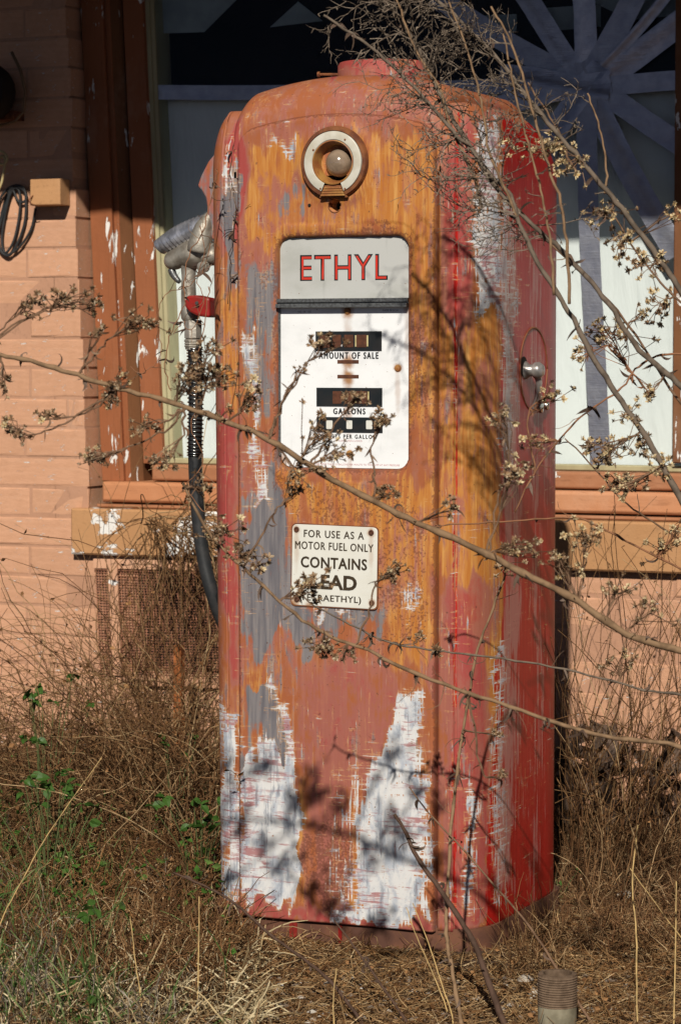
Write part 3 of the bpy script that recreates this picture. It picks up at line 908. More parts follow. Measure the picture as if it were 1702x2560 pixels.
# display opening and lamp positions on the door
DY = -.222
dl, dr_ = hy(692, 880, DY).x, hy(1018, 880, DY).x
dt, db = hy(855, 590, DY).z, hy(855, 1173, DY).z
LC = hy(833.5, 406, DY - .01)
HC = hy(837, 513, DY)
def door():
    xs = np.linspace(-.1715, .1725, 150)
    n_z = 520
    u = np.linspace(0, 1, n_z)
    X = np.repeat(xs[None], n_z, 0)
    ax = np.minimum(np.abs(xs) / .1725, 1)
    zt = 1.333 - .026 * ax ** 2
    cr = np.clip((np.abs(xs) - (.1725 - .03)) / .03, 0, 1)
    zt = zt - .03 * (1 - np.sqrt(np.maximum(0, 1 - cr ** 2)))
    zbm = ZB - .002 * np.ones_like(xs)
    Z = zbm[None] + (zt - zbm)[None] * u[:, None]
    Y = np.full_like(X, DY)
    # gentle crown of the sheet
    # display recess
    cx_, cz_ = (dl + dr_) / 2, (dt + db) / 2
    hx, hz_ = (dr_ - dl) / 2, (dt - db) / 2
    r = .022
    qx, qz = np.abs(X - cx_) - hx + r, np.abs(Z - cz_) - hz_ + r
    sd = np.hypot(np.maximum(qx, 0), np.maximum(qz, 0)) + np.minimum(np.maximum(qx, qz), 0) - r
    roll = np.clip(1 - sd / .016, 0, 1)
    Y = np.where(sd > 0, Y + .0035 * roll ** 2, Y)
    Y = np.where(sd <= 0, DY + .0035 + np.clip(-sd / .004, 0, 1) * .022, Y)
    # lamp pocket
    rl = np.hypot(X - LC.x, Z - LC.z)
    Y = np.where(rl < .033, DY + .05, Y)
    # slight raised ring round the lamp
    Y = Y - .0035 * np.exp(-((rl - .060) / .010) ** 2)
    rh = np.hypot(X - HC.x, Z - HC.z)
    Y = np.where(rh < .0095, DY + .03, Y)
    # dents
    Y = Y + .0015 * np.sin(X * 21 + Z * 5) * np.sin(Z * 9 + 1) * (sd > .02)
    # rounded outer edges
    ed = np.minimum(np.minimum(X + .1715, .1725 - X), zt[None] - Z)
    ed = np.minimum(ed, Z - zbm[None] + .004)
    Y = Y + .006 * np.clip(1 - ed / .006, 0, 1) ** 2
    V = np.stack([X.ravel(), Y.ravel(), Z.ravel()], 1)
    ny, nx = n_z, len(xs)
    i = (np.arange(ny - 1)[:, None] * nx + np.arange(nx - 1)[None]).ravel()
    Q = np.stack([i, i + 1, i + nx + 1, i + nx], 1)
    # skirt
    loop = list(range(nx)) + [j * nx + nx - 1 for j in range(1, ny)] + [ (ny - 1) * nx + k for k in range(nx - 2, -1, -1)] + [j * nx for j in range(ny - 2, 0, -1)]
    base = len(V); sk = V[loop].copy(); sk[:, 1] = -.200
    V = np.concatenate([V, sk]); m = len(loop)
    Q2 = np.array([(loop[a], base + a, base + (a + 1) % m, loop[(a + 1) % m]) for a in range(m)])
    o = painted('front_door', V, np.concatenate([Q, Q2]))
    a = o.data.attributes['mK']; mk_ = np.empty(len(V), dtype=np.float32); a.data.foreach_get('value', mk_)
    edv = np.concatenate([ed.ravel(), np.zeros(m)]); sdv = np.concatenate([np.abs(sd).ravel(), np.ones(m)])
    mk_ = np.maximum(mk_, np.clip(1 - edv / .009, 0, 1) * .95); mk_ = np.maximum(mk_, np.clip(1 - sdv / .014, 0, 1) * .85)  # door edges darkened in place of gap shadow, with seam dirt; opening rim rusted
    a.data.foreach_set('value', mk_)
    return o
fdoor = door()

# back door, base, top neck
mb = MB(); mb.bbox(-.176, .176, .196, .222, ZB, 1.30, .004)
mb.build('back_panel', M['base'], pump)
def rrect(w, d, r, n=8):
    p = []
    for cx, cy, a0 in ((w - r, -d + r, -90), (w - r, d - r, 0), (-w + r, d - r, 90), (-w + r, -d + r, 180)):
        for k in range(n + 1):
            a = math.radians(a0 + 90 * k / n); p.append((cx + r * math.cos(a), cy + r * math.sin(a)))
    return p
pts = rrect(.252, .214, .06); n_ = len(pts)
mb = MB()
vv = [(x, y, -.04) for x, y in pts] + [(x, y, ZB + .004) for x, y in pts] + [(x * .96, y * .96, ZB + .004) for x, y in pts]
ff = [(i, (i + 1) % n_, n_ + (i + 1) % n_, n_ + i) for i in range(n_)] + [(n_ + i, n_ + (i + 1) % n_, 2 * n_ + (i + 1) % n_, 2 * n_ + i) for i in range(n_)] + [tuple(range(2 * n_, 3 * n_))]
mb.add(vv, ff); mb.build('base_plinth', M['base'], pump, True, 40)
for px in (728, 738, 850):      # red paint runs on the plinth
    a = hy(px, 2325, -.2146)
    mb = MB(); mb.prism([(a.x - .003, .000), (a.x + .003, -.002), (a.x + .0035, .030), (a.x - .003, .030)], -.2155, -.2141); mb.build('paint_run', M['redplastic'], pump)
# filler neck (globe collar) on the roof
nc = (-.005, .0, 1.392)
P_ = []
mbp = [(.092, 0), (.092, .010), (.082, .012), (.077, .014), (.077, .036), (.074, .041), (.066, .041), (.066, .0)]
t_ = MB(); t_.lathe(nc, (0, 0, 1), mbp, 48)
V = np.array([tuple(v) for v in t_.v]); Q = np.array(t_.f)
painted('globe_collar', V, Q).data.set_sharp_from_angle(angle=math.radians(40))
mb = MB(); a = Vector((nc[0] - .076, -.01, 1.392 + .025)); mb.tube([a, a + Vector((-.034, -.004, .001))], .0022, 6); mb.lathe(a + Vector((-.034, -.004, .001)), (-1, -.1, 0), [(.001, 0), (.0048, 0), (.0048, .004), (.001, .0045)], 8)
mb.build('collar_bolt', M['rust'], pump)

# lamp ring
lamp_y = LC.y

def ring(name, prof, m, a0=0, a1=2 * math.pi, par=None, sharp=35):
    mb = MB(); mb.lathe((LC.x, DY, LC.z), (0, -1, 0), prof, 64, a0, a1)
    return mb.build(name, m, par or lampp, True, sharp)
mb = MB()
# lathe axis -y: angle measured from +x towards -z, so the gap at the bottom sits around +90 degrees
B0, B1 = math.radians(-90 + 23), math.radians(-90 + 337)
mb.lathe((LC.x, DY, LC.z), (0, -1, 0), [(.0585, -.002), (.0575, .008), (.0555, .0125), (.0505, .0135), (.0495, .011)], 64, B0, B1)
lampp = mb.build('lamp_housing', M['rust'], pump, True, 40)
ring('white_ring', [(.0497, .010), (.0490, .0140), (.0480, .0145), (.0365, .0140), (.0350, .0125)], M['offwhite'], B0, B1)
ring('funnel', [(.0352, .0135), (.0335, .0140), (.0320, .0110), (.0290, .0), (.0272, -.012), (.0268, -.04)], M['goldrust'])
mb = MB(); mb.lathe((LC.x, DY + .04, LC.z), (0, -1, 0), [(.001, 0), (.030, 0)], 24); mb.build('socket', M['dark'], lampp)
mb = MB(); prof = [(.0225 * math.sin(math.radians(a)), .0225 * math.cos(math.radians(a))) for a in range(180, -1, -10)]
mb.lathe((LC.x + .002, DY + .010, LC.z + .000), (0, -1, 0), [(max(r, .0003), h) for r, h in prof], 32)
bl = NT('frosted_bulb'); f = bl.noise(60, 3)
bm_ = bl.out(bl.mix(bl.smooth(f, .4, .6), (.30, .22, .155), (.22, .16, .11)), .16, 0, .8)
bl.b.inputs['Coat Weight'].default_value = .6
mb.build('bulb', bm_, lampp, True)
mb = MB()
for k in range(4):
    z1 = LC.z - .0385 - k * .0038
    hw1 = .0135 + k * .0020
    mb.prism([(LC.x - hw1 - .0016, z1 - .0032), (LC.x + hw1 + .0016, z1 - .0032), (LC.x + hw1, z1), (LC.x - hw1, z1)], DY - .0155 + .0, DY + .002)
mb.build('ribbed_emblem', M['goldrust'], lampp, bevel=.0006)
mb = MB(); zt_ = LC.z - .036
mb.prism([(LC.x - .024, zt_ - .0195), (LC.x + .024, zt_ - .0195), (LC.x + .016, zt_), (LC.x - .016, zt_)], DY - .011, DY + .002)
mb.build('emblem_backing', M['rust'], lampp)
for (qx, qy) in ((783, 375), (862, 349), (801, 472), (862, 472)):
    p = hy(qx, qy, DY - .0145); mb = MB(); mb.lathe(p, (0, -1, 0), [(.0018, -.001), (.0016, .0004), (.0002, .0006)], 10); mb.build('screw', M['rust'], lampp)
mb = MB(); mb.lathe((HC.x, DY, HC.z), (0, -1, 0), [(.0125, -.0016), (.0122, .0006), (.0108, .0008), (.0104, -.006), (.0104, -.028)], 32); mb.build('keyhole_rim', M['rust'], fdoor, True, 40)
mb = MB(); mb.lathe((HC.x, DY + .029, HC.z), (0, -1, 0), [(.011, -.001), (.0108, 0), (.0002, .0001)], 20); mb.build('keyhole', M['dark'], fdoor)
for px in (773, 901):
    p = hy(px, 513, DY - .0002); mb = MB(); mb.lathe(p, (0, -1, 0), [(.0028, -.002), (.0026, .0003), (.0002, .0003)], 12); mb.build('small_hole', M['dark'], fdoor)

# lettering
def text(s_, px0, px1, py0, py1, y, m, parent, name='lettering', off=0.0, rot=0, space=1.0, bold=0.0):
    cu = bpy.data.curves.new('lettering', 'FONT'); cu.body = s_; cu.size = 1; cu.space_character = space
    cu.offset = off; cu.resolution_u = 3
    ob = bpy.data.objects.new('tmp', cu); COL.objects.link(ob)
    bpy.context.view_layer.update()
    dg = bpy.context.evaluated_depsgraph_get()
    me = bpy.data.meshes.new_from_object(ob.evaluated_get(dg))
    COL.objects.unlink(ob); bpy.data.objects.remove(ob)
    co = np.empty(len(me.vertices) * 3, dtype=np.float32); me.vertices.foreach_get('co', co); co = co.reshape(-1, 3)
    mn, mxx = co.min(0), co.max(0)
    pm = (py0 + py1) / 2
    xa, xb = hy(px0, pm, y).x, hy(px1, pm, y).x
    pc = (px0 + px1) / 2
    za, zb = hy(pc, py1, y).z, hy(pc, py0, y).z
    u = (co[:, 0] - mn[0]) / (mxx[0] - mn[0]); w = (co[:, 1] - mn[1]) / (mxx[1] - mn[1])
    X = xa + (xb - xa) * u; Z = za + (zb - za) * w
    if rot:
        cx, cz = (xa + xb) / 2, (za + zb) / 2
        c_, s2 = math.cos(rot), math.sin(rot)
        X, Z = cx + (X - cx) * c_ - (Z - cz) * s2, cz + (X - cx) * s2 + (Z - cz) * c_
    b = parent['_base'] if '_base' in parent else (0, 0, 0)
    V = np.stack([X - b[0], np.full(len(X), y) - b[1], Z - b[2]], 1)
    me.vertices.foreach_set('co', V.astype(np.float32).ravel())
    if bold:
        nv = len(V); fs = [tuple(p_.vertices) for p_ in me.polygons]
        VV = np.concatenate([V + np.array([dx, -k_ * .00003, dz]) for k_, (dx, dz) in enumerate(((0, 0), (bold, 0), (-bold, 0), (0, bold * .6), (0, -bold * .6)))])
        FF = [tuple(i_ + nv * k_ for i_ in f_) for k_ in range(5) for f_ in fs]
        me = bpy.data.meshes.new('lettering'); me.from_pydata(VV.tolist(), [], FF)
    me.materials.clear(); me.materials.append(m); me.update()
    o = bpy.data.objects.new(name, me); COL.objects.link(o); o.parent = parent
    return o

def rr_outline(x0, x1, z0, z1, rt, rb, n=7):
    p = []
    for cx, cz, a0, r in ((x1 - rb, z0 + rb, -90, rb), (x1 - rt, z1 - rt, 0, rt), (x0 + rt, z1 - rt, 90, rt), (x0 + rb, z0 + rb, 180, rb)):
        if r < 1e-5: p.append((cx, cz)); continue
        for k in range(n + 1):
            a = math.radians(a0 + 90 * k / n); p.append((cx + r * math.cos(a), cz + r * math.sin(a)))
    return p
PY = DY + .0105
zbar_t, zbar_b = hy(855, 746, PY).z, hy(855, 769, PY).z
mb = MB(); mb.prism(rr_outline(dl + .001, dr_ - .001, zbar_t - .004, dt - .0012, .020, 0), PY, PY + .004)
eth = mb.build('ethyl_glass', M['milkglass'], pump, bevel=.001)
mb = MB()
zbm = (zbar_t + zbar_b) / 2
mb.box(dl, dr_, DY - .001, PY + .005, zbm + .001, zbar_t); mb.box(dl, dr_, DY - .006, PY + .005, zbar_b, zbm - .001); mb.box(dl, dr_, DY + .003, PY + .005, zbm - .0012, zbm + .0012)
mb.build('metal_bar', M['greymetal'], pump, bevel=.0008)
PD = DY + .0085
mb = MB(); mb.prism(rr_outline(dl + .003, dr_ - .0005, db + .0015, zbar_b + .002, 0, .020), PD, PD + .004)
M['dialenamel'] = enamel_rust('rust_bled_white_enamel', (.86, .88, .89), (.72, .74, .75), [(hy(660 + x_ * .2797, 560 + y_ * .2797, PD).x, hy(660 + x_ * .2797, 560 + y_ * .2797, PD).z, r_, 1.0) for x_, y_, r_ in ((1195, 1290, .008), (765, 2055, .007), (745, 778, .012), (750, 1240, .012), (750, 1372, .012))]
                             + [(dl + .004, db + .01, .012, .8), (dr_ - .002, zbar_b, .010, .7)])
dial = mb.build('dial_plate', M['dialenamel'], pump, bevel=.0006)
mb = MB(); mb.prism([(dl + .0005, db + .02), (dl + .003, db + .02), (dl + .003, zbar_b), (dl + .0005, zbar_b)], PD - .003, PD + .004); mb.build('side_trim', M['greymetal'], pump)
text('ETHYL', 750, 969, 636, 701, PY - .0003, M['black'], eth, off=.018, space=1.12)
text('ETHYL', 754, 965, 640, 698, PY - .0006, M['redink'], eth, off=-.012, space=1.13)
c4 = .2797
def cp(x, y): return 660 + x * c4, 560 + y * c4
def prect(name, x0, y0, x1, y1, y, m, par, th=.0006, r=0.0):
    a = hy(*cp(x0, (y0 + y1) / 2), y); b = hy(*cp(x1, (y0 + y1) / 2), y)
    c = hy(*cp((x0 + x1) / 2, y1), y); d = hy(*cp((x0 + x1) / 2, y0), y)
    mb = MB(); mb.prism(rr_outline(a.x, b.x, c.z, d.z, r, r, 4), y, y + th); return mb.build(name, m, par)
M['drum'] = simple('rusty_number_drum', (.115, .042, .022), (.07, .028, .016), 120, .85, .4)
M['peel'] = simple('old_yellowed_paper', (.55, .48, .26), (.4, .33, .15), 80, .7)
for (x0, y0, x1, y1, cells) in ((460, 959, 1049, 1134, [(500, 990, 585, 1105), (612, 990, 686, 1102), (716, 990, 797, 1102), (826, 990, 914, 1102)]),
                                (468, 1464, 1054, 1631, [(612, 1494, 690, 1606), (722, 1494, 812, 1606), (826, 1494, 922, 1606)]),
                                (470, 1727, 1057, 1864, [])):
    w = prect('number_window', x0, y0, x1, y1, PD - .0012, M['black'], dial, .0014)
    for cix, (a, b, c, d) in enumerate(cells):
        prect('number_drum', a, b, c, d, PD - .0020, M['drum'], w.parent, .0010, .0012)
        if cix == len(cells) - 1:
            prect('paper_edge', c + 2, b + 4, c + 16, d - 8, PD - .0018, M['peel'], w.parent, .0006)
            prect('paper_edge', a - 14, b + 4, a - 2, d - 6, PD - .0018, M['peel'], w.parent, .0006)
for (a, b, c, d) in ((556, 1756, 611, 1832), (736, 1756, 787, 1832), (911, 1756, 966, 1834)):
    prect('price_flag', a, b, c, d, PD - .0020, M['plate'], dial, .0010, .0015)
mb = MB(); p = hy(*cp(1007, 1797), PD - .0014); mb.lathe(p, (0, -1, 0), [(.0030, 0), (.0030, .0008), (.0018, .0008), (.0018, 0)], 16); mb.build('price_knob', M['plate'], dial)
mb = MB(); p = hy(*cp(693, 1087), PD - .0014); mb.lathe(p, (0, -1, 0), [(.0016, 0), (.0014, .0008), (.0002, .0009)], 12); mb.build('decimal_point', M['enamel'], dial)
prect('slot', 655, 1215, 845, 1248, PD - .0004, M['drum'], dial, .0008)
prect('slot', 655, 1348, 845, 1380, PD - .0004, M['drum'], dial, .0008)
def ct(s_, x0, x1, y0, y1, m, par=dial, off=0.0, sp=1.15, bold=0.0):
    a = cp(x0, y0); b = cp(x1, y1); text(s_, a[0], b[0], a[1], b[1], PD - .0003, m, par, off=off, space=sp, bold=bold)
ct('AMOUNT OF SALE', 492, 1020, 1147, 1204, M['black'], sp=1.35, bold=.0006)
ct('GALLONS', 620, 903, 1648, 1700, M['black'], sp=1.35, bold=.0006)
ct('CENTS PER GALLON', 536, 1000, 1882, 1918, M['black'], sp=1.4, bold=.0003)
ct('TAXES INCLUDED', 650, 876, 1930, 1946, M['faintred'], sp=1.3)
ct('DO NOT DELIVER MORE THAN 10 GALLONS PER MINUTE TO THIS PUMP AT ANY PRESSURE', 330, 1210, 2142, 2158, M['faintred'])
ct('NO. 14 - 102', 305, 420, 776, 794, M['black'])
ct('MADE IN U.S.A.', 1058, 1203, 762, 780, M['black'])
for (x, y) in ((1195, 1290), (765, 2055), (745, 778)):
    p = hy(*cp(x, y), PD - .0002); mb = MB(); mb.lathe(p, (0, -1, 0), [(.0060, 0), (.0056, .0004), (.0045, .0005)], 14); mb.lathe(p, (0, -1, 0), [(.0046, .0005), (.0042, .0020), (.0003, .0026)], 12)
    mb.build('bolt', M['goldrust'], dial)

# warning plate
SY = DY - .0032
def sp_(x, y): return 700 + x * .17857, 1280 + y * .17857
A_, B_ = hy(*sp_(163, 170), SY), hy(*sp_(1355, 215), SY)
C_, D_ = hy(*sp_(160, 1300), SY), hy(*sp_(1365, 1362), SY)
def plate_outline(g_):
    xm = (A_.x + B_.x + C_.x + D_.x) / 4; zm = (A_.z + B_.z + C_.z + D_.z) / 4
    base = rr_outline(-1, 1, -1, 1, .11, .11, 5)
    hw, hh = (B_.x - A_.x) / 2 + g_, (A_.z - C_.z) / 2 + g_
    rot = math.radians(-.9)
    return [(xm + x * hw * math.cos(rot) - z * hh * math.sin(rot), zm + x * hw * math.sin(rot) + z * hh * math.cos(rot)) for x, z in base], rot
po, prot = plate_outline(.0016)
mb = MB(); mb.prism(po, SY + .0006, DY + .003); wp = mb.build('warning_plate', M['rust'], pump)
po, prot = plate_outline(0)
mb = MB(); mb.prism(po, SY, SY + .002); mb.build('plate_face', enamel_rust('rust_bled_cream_enamel', (.72, .72, .66), (.62, .61, .53), [(hy(*sp_(x_, y_), SY).x, hy(*sp_(x_, y_), SY).z, .007, .9) for x_, y_ in ((232, 244), (1275, 290), (1282, 1274), (235, 1222))] + [(C_.x, C_.z, .012, 1.), (C_.x + .03, C_.z, .008, .8)]), wp, bevel=.0006)
def st(s_, x0, x1, ya, yb, off=.0, sp=1.1):
    a = sp_(x0, ya); b = sp_(x1, yb); text(s_, a[0], b[0], a[1], b[1], SY - .0003, M['ink'], wp, off=off, rot=prot, space=sp, bold=.00035)
st('FOR USE AS A', 335, 1172, 265, 368, .0, 1.15)
st('MOTOR FUEL ONLY', 213, 1303, 430, 538, .0, 1.12)
st('CONTAINS', 292, 1215, 640, 796, .016, 1.08)
st('LEAD', 440, 1072, 884, 1088, .03, 1.02)
st('(TETRAETHYL)', 250, 1130, 1165, 1280, .0, 1.08)
for (x, y) in ((232, 244), (1275, 290), (1282, 1274), (235, 1222)):
    p = hy(*sp_(x, y), SY - .0002); mb = MB(); mb.lathe(p, (0, -1, 0), [(.0046, 0), (.0042, .0016), (.0026, .0020), (.0020, .0008), (.0002, .0006)], 14); mb.build('plate_screw', M['drum'], wp)

# recessed crank ring on the side
CY_, CZ_ = .016, hy(0, 0, 0).z
def hx(px, py, x):
    d = ray(px, py); return CAM + d * ((x - CAM.x) / d.x)
cc = hx(1333, 923, HW)
mb = MB()
cpn = []
for k in range(49):
    a = 2 * math.pi * k / 48; cpn.append((HW - .0005, cc.y + .068 * math.cos(a), cc.z + .068 * math.sin(a)))
mb.tube(cpn, .0024, 6); crank = mb.build('crank_ring', simple('tarnished_ring', (.26, .11, .05), (.2, .06, .03), 60, .6), pump, True)
hd = hx(1343, 926, HW + .02)
mb = MB(); mb.lathe((HW - .002, hd.y - .004, hd.z), (1, 0, 0), [(.016, -.002), (.015, .004), (.010, .010), (.010, .022)], 20)
mb.lathe((HW + .020, hd.y - .004, hd.z), (1, 0, 0), [(.013, -.004), (.014, .004), (.009, .011), (.0003, .013)], 20)
mb.tube([(HW + .020, hd.y - .002, hd.z), (HW + .021, hd.y + .004, hd.z - .02), (HW + .017, hd.y + .006, hd.z - .045), (HW + .010, hd.y + .007, hd.z - .062)], [.0065, .0055, .0045, .003], 10)
mb.build('crank_handle', simple('worn_steel', (.42, .40, .38), (.26, .24, .22), 60, .3, .1, .0003, metal=.45, spec=.7), crank, True, 50)
mb = MB(); mb.lathe((HW + .0005, hd.y - .012, hd.z + .006), (1, 0, 0), [(.017, 0), (.016, .0008), (.0003, .0008)], 20); mb.build('crank_socket', M['dark'], crank)
hl = hx(1356, 1018, HW + .004)
mb = MB(); mb.lathe((HW - .001, hl.y, hl.z), (1, 0, 0), [(.010, 0), (.009, .004), (.0003, .006)], 14); mb.lathe((HW - .001, hl.y + .03, hl.z + .002), (1, 0, 0), [(.008, 0), (.007, .004), (.0003, .006)], 14); mb.build('latch', M['chrome'], crank, True, 50)

# nozzle boot: curved sheet on the left side
mb = MB()
bp = [hy(q, r, -.02) for q, r in [(546, 385), (530, 405), (512, 440), (503, 466), (514, 478), (524, 496), (529, 530), (527, 575), (540, 600), (560, 600), (560, 385)]]
mb.prism([(p.x, p.z) for p in bp][::-1], -.035, .035)
o = mb.build('nozzle_boot', M['paint'], pump, bevel=.003)
V = np.array([v.co[:] for v in o.data.vertices])
mk = masks(V)
for an, av in mk.items():
    if an == 'mR': av = np.full(len(V), .8)
    if an == 'mG': av = np.full(len(V), .5)
    a = o.data.attributes.new(an, 'FLOAT', 'POINT'); a.data.foreach_set('value', np.asarray(av, dtype=np.float32))

# ------------------------------------------------------------------ hose and nozzle
hose = thing('fuel_hose', tuple(hy(470, 1200, -.02)), 'black fuel hose with cast aluminium nozzle and red lever hung beside the pump', 'fuel hose')
HY = -.02
def hp(px, py, dy=0): return hy(px, py, HY + dy)
def spline(P_, n=6):
    Q_ = []
    for i in range(len(P_) - 1):
        p0 = P_[max(i - 1, 0)]; p1 = P_[i]; p2 = P_[i + 1]; p3 = P_[min(i + 2, len(P_) - 1)]
        for k in range(n):
            t = k / n
            Q_.append(.5 * ((2 * p1) + (p2 - p0) * t + (2 * p0 - 5 * p1 + 4 * p2 - p3) * t * t + (-p0 + 3 * p1 - 3 * p2 + p3) * t ** 3))
    Q_.append(P_[-1]); return Q_
px2m = 4.62 / F
hpts = spline([hp(487, 860), hp(489, 950), hp(489, 1050), hp(488, 1150), hp(494, 1270), hp(508, 1390), hp(530, 1480), hp(560, 1560, .02), hp(600, 1630, .06)], 8)
mb = MB(); mb.tube(hpts, 17.5 * px2m, 16); mb.build('hose_tube', M['rubber'], hose, True)
# spring guard
mb = MB(); sp2 = []
turns = 30
cl = spline([hp(487, 868), hp(489, 950), hp(489, 1050), hp(488, 1140)], 10)
for k in range(turns * 12 + 1):
    t = k / (turns * 12); f_ = t * (len(cl) - 1); i = min(int(f_), len(cl) - 2); c = cl[i].lerp(cl[i + 1], f_ - i)
    a = 2 * math.pi * k / 12
    sp2.append(c + Vector((math.cos(a), math.sin(a), 0)) * 19.5 * px2m)
mb.tube(sp2, 2.0 * px2m, 6); mb.build('spring_guard', M['chrome'], hose, True)
def seg(name, pts, radii, m, sides=18, smooth=True, sharp=35, ell=None):
    mb = MB(); mb.tube(pts, [r * px2m for r in radii], sides); return mb.build(name, m, hose, smooth, sharp)
cz = [hp(483, y) for y in (800, 802, 845, 847, 850, 854, 856, 860, 862, 866, 868, 874)]
seg('swivel', cz, [19, 23, 23, 19, 24, 24, 21, 24, 21, 24, 21, 21], M['alum'], 8)
noz = seg('nozzle_body', spline([hp(478, 800), hp(474, 770), hp(473, 730), hp(472, 690), hp(472, 660)], 3), [20, 24, 24, 21, 19, 18, 18, 17.5, 17.5, 18, 19, 20, 22], M['alum'], 14)
# casting: main valve body
mb = MB(); mb.tube(spline([hp(422, 662, .01), hp(436, 650), hp(460, 640), hp(490, 634), hp(515, 632), hp(532, 640), hp(560, 640)], 4),
                   [x * px2m for x in [4, 14, 20, 24, 26, 26, 27, 29, 32, 36, 38, 39, 39, 37, 33, 30, 29, 31, 32, 29, 25, 23, 22, 22, 22]], 18)
mb.build('valve_casting', M['alum'], hose, True)
mb = MB(); mb.tube(spline([hp(497, 630, -.012), hp(503, 600, -.012), hp(512, 570, -.01), hp(524, 545, -.005), hp(545, 530)], 4), [x * px2m for x in [30, 31, 31, 30, 29, 28, 28, 27, 26, 24, 21, 19, 17, 15, 14, 13, 12]], 14)
mb.build('handle_grip', M['alum'], hose, True)
mb = MB(); mb.tube(spline([hp(428, 672), hp(436, 690), hp(450, 706)], 3), [x * px2m for x in [9, 10, 10, 9, 8, 7, 5]], 10); mb.build('spout_clip', M['greymetal'], hose, True)
mb = MB(); mb.lathe(hp(508, 668, -.02), (-.1, -1, -.2), [(.010, -.006), (.010, .004), (.006, .006), (.0003, .006)], 12); mb.build('valve_cap', M['alum'], hose, True, 40)
# taped spout: overlapping turns of tape
tp_m = simple('wrapped_silver_tape', (.62, .63, .68), (.34, .35, .39), (60, 60, 60), .3, .6, .002, metal=.75)
for k in range(13):
    t0 = k / 13.0
    a_ = hp(398 + 122 * t0, 620 - 62 * t0); b_ = hp(398 + 122 * (t0 + .095), 620 - 62 * (t0 + .095))
    R0 = (21 + 9 * math.sin(t0 * 3.0)) * px2m
    mb = MB(); ax_ = (b_ - a_); L_ = ax_.length; mb.lathe(a_, ax_ + Vector((0, 0, .3 * L_)), [(R0 * .92, 0), (R0 * 1.03, L_ * .2), (R0 * 1.0, L_ * .9), (R0 * .9, L_)], 16, cap=(k in (0, 12)))
    mb.build('tape_turn', tp_m, hose, True, 45)
mb = MB(); q_ = [(481, 756), (489, 740), (512, 739), (534, 744), (545, 746), (545, 795), (515, 791), (497, 782), (485, 770)]
mb.prism([(hp(a, b).x, hp(a, b).z) for a, b in q_][::-1], HY - .034, HY - .004); mb.build('lever', M['redplastic'], hose, bevel=.004)
mb = MB(); mb.tube([hp(472, 770), hp(470, 735, .0), hp(470, 700)], [.0135, .0125, .012], 8); mb.build('neck_casting', M['alum'], hose)
mb = MB(); p = hp(493, 758, -.040); mb.lathe(p, (-.2, -1, 0), [(.0035, 0), (.003, .002), (.0002, .0025)], 10); mb.build('pivot_pin', M['greymetal'], hose)

# ------------------------------------------------------------------ pipe stub
pb = hz(1392, 2575, 0.0)
pipe = thing('pipe_stub', (pb.x, pb.y, 0), 'cut pipe stub with a rusty threaded collar standing in the dirt at lower right', 'pipe')
mb = MB(); prof = [(.0285, .0), (.0290, .030)]
mb.lathe((pb.x, pb.y, -.02), (0, 0, 1), [(.0270, 0), (.0275, .056), (.022, .056), (.022, 0)], 28); mb.build('pipe_body', simple('cream_pipe', (.30, .27, .19), (.17, .15, .10), 30, .8), pipe, True, 40)
prof = []
for k in range(13):
    prof += [(.0282, .036 + k * .0034), (.0270, .0377 + k * .0034)]
mb = MB(); mb.lathe((pb.x, pb.y, 0), (0, 0, 1), prof + [(.0270, .0810), (.0205, .0812), (.0200, .036)], 28); mb.build('threaded_collar', simple('brown_rusty_thread', (.17, .115, .075), (.10, .065, .04), 60, .85, .5), pipe, False)
mb = MB(); mb.lathe((pb.x, pb.y, .050), (0, 0, 1), [(.0001, 0), (.0205, 0)], 20); mb.build('pipe_plug', M['peel'], pipe)

# ------------------------------------------------------------------ dry plants
M['stem'] = randmat('dry_stem', [(0, (.30, .19, .10)), (.5, (.24, .15, .085)), (1, (.34, .23, .13))])
M['greystem'] = randmat('grey_dry_stem', [(0, (.20, .155, .115)), (.5, (.15, .115, .085)), (1, (.26, .21, .16))])
M['thintwig'] = randmat('thin_brown_twig', [(0, (.13, .07, .04)), (.5, (.19, .11, .065)), (1, (.25, .17, .11))])
M['redstem'] = randmat('reddish_stem', [(0, (.24, .10, .05)), (1, (.30, .15, .08))])
M['darkstem'] = randmat('dark_stem', [(0, (.07, .042, .03)), (1, (.11, .065, .045))])
M['straw'] = randmat('yellow_straw', [(0, (.52, .33, .11)), (1, (.58, .42, .20))])
M['head'] = randmat('dried_flower', [(0, (.58, .48, .33)), (.22, (.62, .52, .37)), (.4, (.34, .21, .11)), (1, (.14, .072, .038))])
M['goldhead'] = randmat('golden_dried_flower', [(0, (.62, .38, .12)), (.4, (.80, .68, .42)), (1, (.30, .14, .045))])
M['dryleaf'] = randmat('shrivelled_leaf', [(0, (.085, .055, .04)), (.5, (.13, .085, .06)), (1, (.18, .13, .10))])

